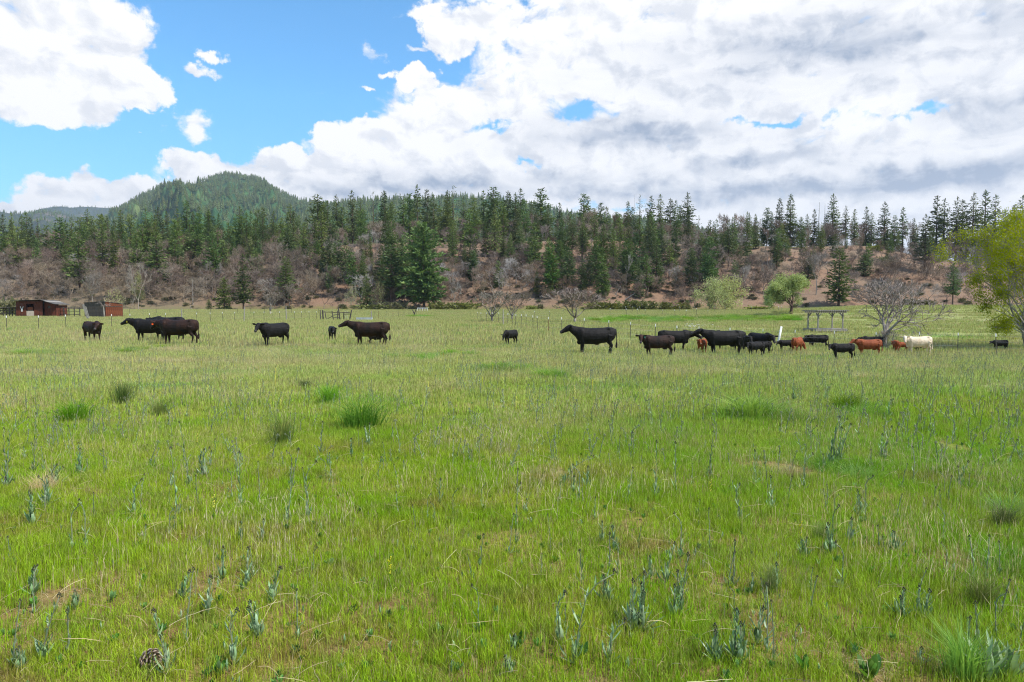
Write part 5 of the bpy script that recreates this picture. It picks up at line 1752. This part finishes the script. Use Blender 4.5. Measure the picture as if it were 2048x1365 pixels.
# tussocks: each a plant of its own
TUS = [blades('tussock_dark%d' % i, 420, .34, .25, .50, .006, M['rush'], 60 + i, gauss=True) for i in range(2)]
TUL = [blades('tussock_green%d' % i, 420, .42, .25, .52, .008, M['lush'], 64 + i, gauss=True) for i in range(2)]
for (x, y, w, h, g, lab) in [(565, 889, 66, 62, 0, 'dark grass tussock left of the big bright green tussock'), (722, 860, 104, 58, 1, 'big bright green grass tussock with arching blades'), (320, 834, 44, 40, 0, 'small dark tussock left of centre'),
                             (150, 848, 70, 46, 1, 'green tussock near the left edge'), (246, 808, 50, 46, 0, 'olive tussock behind the small dark one at left'), (660, 806, 56, 36, 1, 'green tussock behind the big bright one'),
                             (610, 779, 30, 20, 0, 'tiny dark tussock far behind the big bright one'), (1500, 838, 110, 46, 1, 'broad bright green tussock right of centre'), (1690, 822, 60, 34, 1, 'rounded green tussock between grey weeds at right'),
                             (1963, 1222, 74, 70, 0, 'dark fine-bladed tussock at the lower right'), (1541, 1190, 48, 62, 0, 'dark narrow tussock in the lower middle right'), (1640, 1085, 40, 40, 0, 'dark tussock among grey weeds at right'),
                             (2010, 1060, 60, 50, 0, 'dark tussock at the right edge'), (1930, 1365, 110, 95, 1, 'coarse green tussock at the lower right corner')]:
    p = at(x, y, 3, 100); k = p.y / FPX
    o = link('grass_tussock', (TUL if g else TUS)[random.randrange(2)], None, p, (0, 0, random.uniform(0, 6)), (w * k / .62, w * k / .62, h * k / .33))
    props(o, lab, 'grass tussock')


# ---------------------------------------------------------------- silvery weeds
def leaf_me(name, bend, wid, mt, seg=4):
    V, F = [], []
    for i in range(seg + 1):
        t = i / seg
        w = wid * (math.sin(PI * min(1, t * .86 + .09)) ** .8) * (1 if i < seg else .05)
        x = t * math.cos(bend * t); z = t * math.sin(bend * t) * .9 - .25 * t * t
        V += [(x, -w, z + w * .45), (x, 0, z), (x, w, z + w * .45)]
    for i in range(seg):
        b = i * 3
        for q in (0, 1):
            F += [(b + q, b + q + 1, b + q + 4), (b + q, b + q + 4, b + q + 3)]
    return mesh_np(name, V, F, mt, True)


LEAF = [leaf_me('leaf%d' % i, b, w, M['sage']) for i, (b, w) in enumerate([(.7, .064), (.4, .056), (1.0, .07)])]
LEAFB = [leaf_me('broad_leaf%d' % i, b, w, M['broad']) for i, (b, w) in enumerate([(.6, .17), (.9, .15)])]
LEAFW = [leaf_me('wide_leaf%d' % i, b, w, M['sage']) for i, (b, w) in enumerate([(.4, .055), (.7, .065)])]


def weed_design(h, leanx, rng, hook=0.0, nros=7, nst=9, leafL=.115, thick=.0042):
    """stem points, list of (leaf mesh no, matrix), bud position"""
    pts = []
    for i in range(7):
        t = i / 6
        x = leanx * h * t ** 1.5; z = h * t
        if hook and t > .75: x += hook * h * (t - .75) * 2; z -= abs(hook) * h * (t - .75) * 1.2
        pts.append(Vector((x, rng.uniform(-.01, .01) * h, z)))
    L = []
    for i in range(nros):
        a = i * 2.4 + rng.uniform(-.4, .4)
        s = leafL * rng.uniform(.75, 1.25)
        m = Matrix.Translation((0, 0, .005)) @ Matrix.Rotation(a, 4, 'Z') @ Matrix.Rotation(-rng.uniform(.35, 1.25), 4, 'Y') @ Matrix.Scale(s, 4)
        L.append((rng.randrange(3), m))
    for i in range(nst):
        t = .05 + .93 * (i / nst)
        f = t * 6; j = min(5, int(f)); p = pts[j].lerp(pts[j + 1], f - j)
        a = i * 2.4 + rng.uniform(-.5, .5)
        s = leafL * (1.0 - .62 * t) * rng.uniform(.7, 1.15)
        m = Matrix.Translation(p) @ Matrix.Rotation(a, 4, 'Z') @ Matrix.Rotation(-rng.uniform(.55, 1.15), 4, 'Y') @ Matrix.Scale(s, 4)
        L.append((rng.randrange(3), m))
    return pts, L, thick


def bud_mesh():
    mb = MB()
    rng = random.Random(4)
    for i in range(9):
        a = i * 2.4; r = .006 * math.sqrt(i)
        mb.ell((r * .6 * math.cos(a), r * .6 * math.sin(a), .0025 * (9 - i)), (.0034, .0034, .0055), 5, 4)
    return mb.mesh('flower_bud', M['bud'])


BUD = bud_mesh()


def joined_leaves(name, L, lv):
    V, F = [], []
    o = 0
    for i, m in L:
        me = lv[i % len(lv)]
        n = len(me.vertices); co = np.empty(n * 3, np.float32); me.vertices.foreach_get('co', co)
        co = co.reshape(-1, 3); mm = np.array(m)
        V.append(co @ mm[:3, :3].T + mm[:3, 3])
        f = np.empty(len(me.polygons) * 3, np.int32); me.polygons.foreach_get('vertices', f); F.append(f.reshape(-1, 3) + o)
        o += n
    return mesh_np(name, np.concatenate(V), np.concatenate(F), lv[0].materials[0], True)


wr = random.Random(12)


def near_weed(x, by, ty, tx, lab, kind=0, group=None):
    p = at(x, by, 3, 60); k = p.y / FPX
    h = max(.08, (by - ty) * k); lean = (tx - x) * k / h
    L_ = .15 if kind == 0 else .18
    if kind == 2: L_ = .27
    stems = 1 if kind in (0, 2) else 2
    t = thing('weed_plant', lab, 'weed', p, 0, group)
    near = p.y < 7.5
    lv = LEAF if kind != 2 else LEAFW
    for s in range(stems):
        off = Vector((wr.uniform(-.04, .04) if s else 0, wr.uniform(-.03, .03) if s else 0, 0))
        hh = h * (1 if s == 0 else wr.uniform(.7, .95))
        pts, L, th = weed_design(hh, lean + (wr.uniform(-.2, .2) if s else 0), wr, hook=.35 if wr.random() < .22 and h > .3 else 0,
                                 nros=7 if kind != 2 else 15, nst=17 if kind != 2 else 8, leafL=min(L_, .38 * h + .06) if kind != 2 else L_)
        link('stem', MB().tube(pts, [th * 1.1, th, th, th * .9, th * .8, th * .75, th * .8], 5).mesh('stem', M['sagestem'], True), t, off)
        if near:
            for i, m in L:
                o = link('leaf', lv[i % len(lv)], t); o.matrix_basis = Matrix.Translation(off) @ m
        else:
            props(link('leaves', joined_leaves('leaves', L, lv), t, off), kind='stuff')
        if kind != 2: link('flower_bud', BUD, t, off + pts[-1], None, 1.3 if h > .2 else .9)
    return t


NEAR = [  # x, base y, top y, top x, kind, label
 (85, 1328, 1194, 124, 0, 'tall silvery weed leaning right at the lower left'), (44, 1343, 1300, 40, 1, 'leafy grey-green rosette at the lower left corner'), (69, 1190, 1137, 72, 1, 'bushy silvery weed at the left edge of the foreground'),
 (335, 1352, 1226, 310, 0, 'tall weed leaning left beside the pine cone'), (469, 1334, 1211, 455, 0, 'tall leafy weed right of the pine cone'), (516, 1276, 1208, 501, 1, 'short leafy weed behind the tall weed right of the cone'),
 (151, 1222, 1188, 151, 0, 'small upright silvery weed above the lower left rosette'), (445, 1160, 1098, 448, 0, 'silvery weed with spread leaves in the left foreground'), (495, 1172, 1100, 498, 0, 'thin weed right of the spread-leaved one in the left foreground'),
 (366, 1200, 1148, 382, 0, 'weed with a bud leaning right, left of lower centre'), (416, 1235, 1161, 423, 0, 'slender grey weed between two leaning ones at lower left'), (545, 1202, 1138, 562, 0, 'weed with crossed leaves in the left middle foreground'),
 (1149, 1328, 1117, 1192, 0, 'tallest foreground weed with long bare stem leaning right'), (1120, 1290, 1176, 1110, 0, 'thin weed just left of the tallest foreground weed'), (1217, 1334, 1235, 1233, 0, 'silvery weed right of the tallest foreground weed'),
 (1264, 1266, 1164, 1265, 1, 'dark leafy twin weed, left stem, lower centre right'), (1283, 1268, 1152, 1288, 1, 'dark leafy twin weed, right stem, lower centre right'), (1330, 1170, 1088, 1349, 0, 'weed with dark bud bending right behind the twin weeds'),
 (1362, 1232, 1113, 1375, 0, 'slender weed right of the dark twin weeds'), (1299, 1160, 1118, 1299, 0, 'small weed behind the dark twin weeds'), (1208, 1212, 1160, 1207, 1, 'pale short leafy weed left of the twin weeds'),
 (1228, 1104, 1055, 1224, 0, 'silvery weed with drooping leaves above lower centre'), (1431, 1328, 1261, 1429, 1, 'broad rosette weed with stubby bud at lower right of centre'), (1469, 1320, 1223, 1473, 1, 'tall leafy weed behind the broad rosette weed'),
 (1513, 1292, 1223, 1526, 0, 'weed with two spreading leaves right of the broad rosette'), (1551, 1184, 1130, 1552, 0, 'pale small weed beside the dark narrow tussock'), (1029, 1308, 1278, 1030, 1, 'low leafy weed left of the tallest foreground weed'),
 (1802, 1240, 1186, 1806, 1, 'grey leafy weed cluster, left half, lower right'), (1837, 1240, 1181, 1836, 1, 'grey leafy weed cluster, right half, lower right'), (1786, 1104, 1064, 1784, 1, 'pale star-like weed rosette at right'),
 (1610, 1120, 1080, 1613, 1, 'grey-green bushy weed at the right of the middle foreground'), (1660, 1108, 1050, 1655, 1, 'silvery weed with several stems beside the dark tussock'), (1700, 1085, 1040, 1702, 0, 'dark upright weed behind the star-like rosette'),
 (1976, 1368, 1290, 1985, 2, 'big rosette of long grey-green leaves at the lower right corner'), (2020, 1362, 1300, 2025, 2, 'second long-leaved rosette at the lower right corner'), (1840, 1330, 1298, 1842, 0, 'small weed left of the big corner rosette'),
 (1665, 930, 829, 1674, 1, 'tallest grey weed of the middle distance at right'), (1680, 922, 850, 1700, 1, 'many-stemmed grey weed beside the tallest at right'), (1767, 920, 855, 1782, 1, 'grey weed leaning right behind the long grass at right'),
 (1419, 958, 866, 1425, 0, 'tall upright weed with small leaves right of centre'), (1350, 985, 886, 1350, 0, 'dark-stemmed upright weed in the middle right'), (1311, 994, 884, 1312, 0, 'tall thin weed in the middle of the picture'),
 (1147, 990, 955, 1148, 0, 'little weed below the arching weed'), (1174, 975, 935, 1176, 0, 'little weed right of the arching weed'), (1480, 1042, 963, 1464, 0, 'weed with a hooked dark head right of centre'), (1510, 972, 903, 1508, 0, 'tall weed behind the hooked one'),
 (1544, 1018, 955, 1540, 0, 'thin weed right of the hooked one'), (1607, 980, 900, 1610, 0, 'upright weed left of the tallest weeds at right'), (1586, 800, 757, 1586, 1, 'bushy grey weed far back right of centre'), (1651, 800, 760, 1648, 1, 'second bushy grey weed far back at right'),
 (1776, 836, 795, 1778, 1, 'bushy dark weed behind the tall ones at right'), (1128, 970, 908, 1176, 0, 'weed arching far to the right in the middle of the picture'), (1917, 976, 926, 1935, 0, 'weed leaning right near the right edge'), (1716, 1032, 985, 1714, 0, 'slender weed below the tallest weeds at right'),
 (68, 942, 827, 77, 0, 'tall weed with a brown head near the left edge'), (13, 975, 819, 33, 1, 'tall forked weed at the left edge'), (105, 972, 926, 107, 1, 'dark bushy weed beside the dry grass clump at left'), (160, 954, 889, 160, 1, 'leafy weed right of the brown-headed weed'),
 (268, 1030, 952, 272, 0, 'upright weed in the left middle'), (354, 1030, 898, 345, 0, 'tall bare-stemmed weed with yellowish head at left'), (378, 972, 845, 362, 0, 'tall weed with a hooked tip at left'), (409, 955, 891, 409, 1, 'green leafy weed right of the hooked one at left'),
 (481, 1016, 906, 481, 0, 'straight weed with pale spreading leaves left of centre'), (576, 1048, 900, 600, 0, 'tall weed leaning right with dark bud left of centre'), (615, 1038, 911, 611, 0, 'tall bare weed right of the leaning one'), (703, 915, 880, 703, 0, 'small dark weed left of the blue-grey clump'),
 (738, 896, 849, 740, 1, 'blue-grey clump weed in front of the big bright tussock'), (642, 906, 845, 646, 0, 'thin weed left of the big bright tussock'), (64, 1052, 985, 62, 1, 'dense grey bushy weed at the left edge below the dry clump'), (92, 1010, 955, 96, 1, 'dead greyish bush with silvery leaves at left'),
 (879, 1012, 960, 881, 0, 'thin pale weed left of the picture centre'), (1018, 1348, 1318, 1010, 1, 'low grey weed at the bottom centre')]
for (x, by, ty, tx, kd, lab) in NEAR:
    near_weed(x, by + 3, ty, tx, lab, kd)
# broad green leaves low in the grass
for (x, y, s, lab) in [(1033, 1300, .13, 'low broad-leaved green plant at bottom centre'), (1741, 1362, .16, 'broad-leaved green plant at the bottom right of centre'), (1607, 1345, .12, 'small broad-leaved green plant near the bottom'),
                       (1165, 1320, .10, 'bright green leafy plant at the foot of the tallest weed'), (440, 1350, .10, 'broad green leaves at the bottom left of centre'), (730, 1345, .09, 'small broad green leaves at the bottom edge')]:
    p = at(x, y, 3, 20)
    t = thing('broadleaf_plant', lab, 'plant', p)
    for i in range(9):
        o = link('leaf', LEAFB[i % 2], t)
        o.matrix_basis = Matrix.Rotation(i * 2.4 + .3, 4, 'Z') @ Matrix.Rotation(-wr.uniform(.35, 1.1), 4, 'Y') @ Matrix.Scale(s * wr.uniform(.7, 1.2), 4)

# further ones, alike
PROTO = []
for i in range(8):
    hh = [.30, .36, .42, .5, .26, .45, .38, .2][i]
    pts_, L, th = weed_design(hh, wr.uniform(-.25, .3), wr, hook=(.35 if i in (2, 5) else 0), leafL=.10 if i != 7 else .13, nros=6, nst=10)
    PROTO.append((MB().tube(pts_, [th * 1.3, th * 1.2, th, th, th, th * .9, th], 4).mesh('stem', M['sagestem']), joined_leaves('leaves', L, LEAF), pts_[-1].copy(), joined_leaves('leaves_far', L, LEAFW)))
n_ = 0
while n_ < 215:
    px_, py_ = random.uniform(0, 2048), 1365 - (1365 - 800) * random.random() ** .75
    if px_ < 1000 and random.random() < .35 or (py_ > 1050 and random.random() < .45): continue
    p = at(px_, py_, 3, 60)
    if any((p - q).length < .12 for q in []): continue
    pi_ = random.randrange(8); st, lf, tip, _lf = PROTO[pi_]
    s = random.uniform(.55, 1.15)
    near_ = min(NEAR, key=lambda q: (q[0] - px_) ** 2 + 2 * (q[1] - py_) ** 2)
    shp = ('hooked' if pi_ in (2, 5) else 'low leafy' if pi_ == 7 else 'slender') if s > .8 else 'little'
    ref = 'left of' if px_ < near_[0] else 'right of'
    cut = near_[5].split(' at ')[0].split(' beside ')[0].split(' behind ')[0].split(', ')[0].split(' in the ')[0].split(' near ')[0]
    t = thing('weed_plant', ' '.join(('%s silvery weed %s %s' % (shp, ref, 'the ' + cut)).split()[:15]), 'weed', p, random.uniform(0, 6), 'slender silvery weeds in the meadow')
    t.scale = (s, s, s)
    link('stem', st, t); props(link('leaves', lf, t), kind='stuff'); link('flower_bud', BUD, t, tip)
    n_ += 1
# and the great number beyond
WJ = []
for i in range(6):
    st, _lf, tip, lf = PROTO[i]
    bm = bmesh.new(); bm.from_mesh(st); bm.from_mesh(lf)
    n0 = len(bm.faces)
    b2 = BUD.copy(); b2.transform(Matrix.Translation(tip) @ Matrix.Scale(1.4, 4)); bm.from_mesh(b2)
    me = bpy.data.meshes.new('weed_far%d' % i); bm.to_mesh(me); bm.free(); me.materials.append(M['sage'])
    me.materials.append(M['sagestem'])
    k0 = len(st.polygons)
    for j, f in enumerate(me.polygons):
        f.material_index = 1 if (j < k0 or j >= n0) else 0
    WJ.append(me)
pts, sc = [], []
for i in range(13000):
    Y = 9 + 62 * random.random() ** .8; X = random.uniform(-.8, .8) * Y
    d = float(fbm(X, Y, 7, 12, 3)) + .35 * float(fbm(X, Y * 2.2, 22, 13, 2)) + .25 * (X > 0)
    if d + random.uniform(-.35, .35) < (-.05 if Y < 24 else .10): continue
    pts.append((X, Y, float(zf(X, Y)))); sc.append(random.uniform(.55, 1.1))
scatter('far_weeds', np.array(pts), RNG.uniform(0, 6.28, len(pts)), np.array(sc)[:, None] * np.array([[1.45, 1.45, .95]]), RNG.integers(0, 6, len(pts)), WJ, 'countless thin grey-green weed stalks across the middle of the pasture', 'weeds')

# little rosettes and seedlings in front, fine dry stalks, straw
ros = []
for i in range(4):
    _, L, _t2 = weed_design(.05, 0, wr, nros=5, nst=2, leafL=.055)
    ros.append(joined_leaves('seedling%d' % i, L, LEAF if i < 2 else LEAFB))
P = []
for i in range(1500):
    Y = 3.6 + 14 * random.random() ** 1.2; X = random.uniform(-.8, .8) * Y; P.append((X, Y, float(zf(X, Y)) + .01))
scatter('seedlings', np.array(P), RNG.uniform(0, 6, len(P)), RNG.uniform(.5, 1.5, len(P)), RNG.integers(0, 4, len(P)), ros, 'small leafy seedlings scattered in the foreground grass', 'seedlings')

dry = []
for i in range(6):
    rng = random.Random(50 + i)
    L = rng.uniform(.10, .28); h = rng.uniform(.02, .07); b = rng.uniform(-.12, .12)
    mb = MB().tube([(L * (t_ / 7 - .5), b * L * math.sin(PI * t_ / 7) + rng.uniform(-.004, .004), .01 + .35 * h * math.sin(PI * (t_ / 7) ** .8) + (h + .02) * t_ / 7) for t_ in range(8)], [.0013] * 7 + [.0007], 3)
    dry.append(mb.mesh('dry_stalk%d' % i, M['straw']))
P = []
for i in range(520):
    Y = 3.8 + 8.5 * random.random() ** 1.2; X = random.uniform(-.8, .8) * Y; P.append((X, Y, float(zf(X, Y)) + .05))
scatter('dry_stalks', np.array(P), RNG.uniform(0, 6, len(P)), RNG.uniform(.6, 1.2, len(P)), RNG.integers(0, 6, len(P)), dry, 'dry straw-coloured stalks lying in the foreground grass', 'straw')
THA = [blades('thatch%d' % i, 500, .8, .02, .08, .003, M['straw'], 90 + i, 1.6, clump=.3) for i in range(3)]
P = []
for i in range(1500):
    Y = 3.4 + 12 * random.random(); X = random.uniform(-.8, .8) * Y
    if float(fbm(X, Y, 2.3, 15, 3)) + random.uniform(-.2, .2) < .2: continue
    P.append((X, Y, float(zf(X, Y)) - .01))
scatter('thatch', np.array(P), RNG.uniform(0, 6, len(P)), RNG.uniform(.6, 1.1, len(P)), RNG.integers(0, 3, len(P)), THA, 'brown and straw thatch showing between the blades', 'thatch')
SEED = [blades('seedheads%d' % i, 130, 1.6, .16, .34, .0035, M['straw'], 95 + i, .35, heads=1.0) for i in range(3)]
P = []
for i in range(1500):
    Y = 5 + 55 * random.random() ** .8; X = random.uniform(-.8, .8) * Y
    if float(fbm(X, Y, 5, 17, 3)) + random.uniform(-.3, .3) < .0 - (Y > 22) * .4: continue
    P.append((X, Y, float(zf(X, Y))))
scatter('seed_stalks', np.array(P), RNG.uniform(0, 6, len(P)), RNG.uniform(.7, 1.2, len(P)), RNG.integers(0, 3, len(P)), SEED, 'fine tan seed stalks of last year over the pasture', 'grass')

# yellow-flowered stalks
mb = MB()
for q in range(16):
    mb.ell((wr.uniform(-.012, .012), wr.uniform(-.012, .012), .16 + q * .009), (.007, .007, .005), 5, 3)
yf = mb.mesh('yellow_florets', M['yellow']); ys = MB().tube([(0, 0, -.02), (0, 0, .3)], .0025, 4).mesh('stem', M['lush'])
for (x, y, lab) in [(1716, 990, 0), (1168, 968, 0), (428, 1045, 0), (186, 925, 0), (1600, 1105, 0), (35, 830, 1), (395, 905, 1), (1990, 940, 1), (1310, 960, 1), (780, 1190, 1), (880, 880, 1), (1420, 1010, 1)]:
    p = at(x, y, 3, 60)
    t = thing('yellow_flower', ('pale yellow flower spike %s' % {1716: 'below the tallest weeds at right', 1168: 'beside the arching weed', 428: 'in the left middle of the meadow', 186: 'near the dry clump at left', 1600: 'in front of the grey bushy weed at right'}[x]) if not lab else 'small yellow-green flower stalk standing alone in the grass', 'flower', p, group=None if not lab else 'yellow-green flower stalks in the meadow')
    link('florets', yf, t); link('stem', ys, t)
P = []
for i in range(420):
    Y = 14 + 50 * random.random(); X = random.uniform(-.78, .5) * Y; P.append((X, Y, float(zf(X, Y))))
bm = bmesh.new(); bm.from_mesh(yf); bm.from_mesh(ys); me = bpy.data.meshes.new('yellow_far'); bm.to_mesh(me); bm.free(); me.materials.append(M['yellow'])
scatter('yellow_flowers', np.array(P), RNG.uniform(0, 6, len(P)), RNG.uniform(.8, 1.4, len(P)), [0] * len(P), [me], 'tiny yellow flowers dotted among the far grass', 'flowers')

# pine cone
p = at(300, 1340, 3, 8)
t = thing('pine_cone', 'open weathered pine cone lying in the grass at the bottom left', 'pine cone', p + Vector((0, 0, .045)), .3)
t.rotation_euler = (R(75), 0, R(60))
MB().ell((0, 0, 0), (.022, .022, .05), 8, 6).build('core', M['bark'], t)
sm_ = MB().loft([((0, 0, 0), (0, .004, 0), (0, 0, .002)), ((.014, 0, .004), (0, .009, 0), (0, 0, .003)), ((.024, 0, .010), (0, .012, 0), (0, 0, .004)), ((.029, 0, .013), (0, .008, 0), (0, 0, .004))], 6).mesh('scale', M['cone'])
for i in range(44):
    u = i / 43; z = -.05 + .10 * u; r = .020 * math.sqrt(max(0, 1 - (2 * u - 1) ** 2)) + .006
    a = i * 2.39996
    o = link('scale', sm_, t); o.matrix_basis = Matrix.Translation((r * math.cos(a), r * math.sin(a), z)) @ Matrix.Rotation(a, 4, 'Z') @ Matrix.Rotation(-.5 * (u - .2) * 2, 4, 'Y') @ Matrix.Scale(.95 + .6 * math.sin(PI * u), 4)
p = at(1091, 860, 5, 30)
props(link('rock', rk[1], None, p + Vector((0, 0, .03)), (0, 0, .5), (.07, .05, .05)), 'single whitish stone in the grass at the centre of the meadow', 'rock')
# grey dry clump at the left
DC = blades('dry_clump', 380, .5, .12, .34, .004, M['straw'], 99, gauss=True)
for (x, y, w, h, lab) in [(86, 985, 60, 55, 'pale dry grass clump by the left edge'), (1585, 960, 60, 45, 'dry straw clump left of the tallest weeds at right'), (1730, 760, 50, 22, 'dry tan clump far back at right')]:
    p = at(x, y, 3, 60); k = p.y / FPX
    props(link('dry_clump', DC, None, p, (0, 0, 1), (w * k / .6, w * k / .6, h * k / .32)), lab, 'dry grass')

# ---------------------------------------------------------------- air
HAZE = 7.5e-5
mb = MB().box((0, 1500, 325), (15000, 12000, 655))
hz = mb.mesh('haze')
hm = bpy.data.materials.new('haze_air'); hm.use_nodes = True
k = NT(hm.node_tree)
out = k.n('ShaderNodeOutputMaterial')
pv = k.n('ShaderNodeVolumePrincipled', {'Color': (0.72, 0.84, 1.0, 1), 'Density': HAZE, 'Anisotropy': 0.2})
k.t.links.new(pv.outputs[0], out.inputs['Volume'])
hm.cycles.homogeneous_volume = True if hasattr(hm.cycles, 'homogeneous_volume') else None
hz.materials.append(hm)
props(link('haze', hz), 'thin pale blue air over the whole valley', 'haze', kind='stuff')
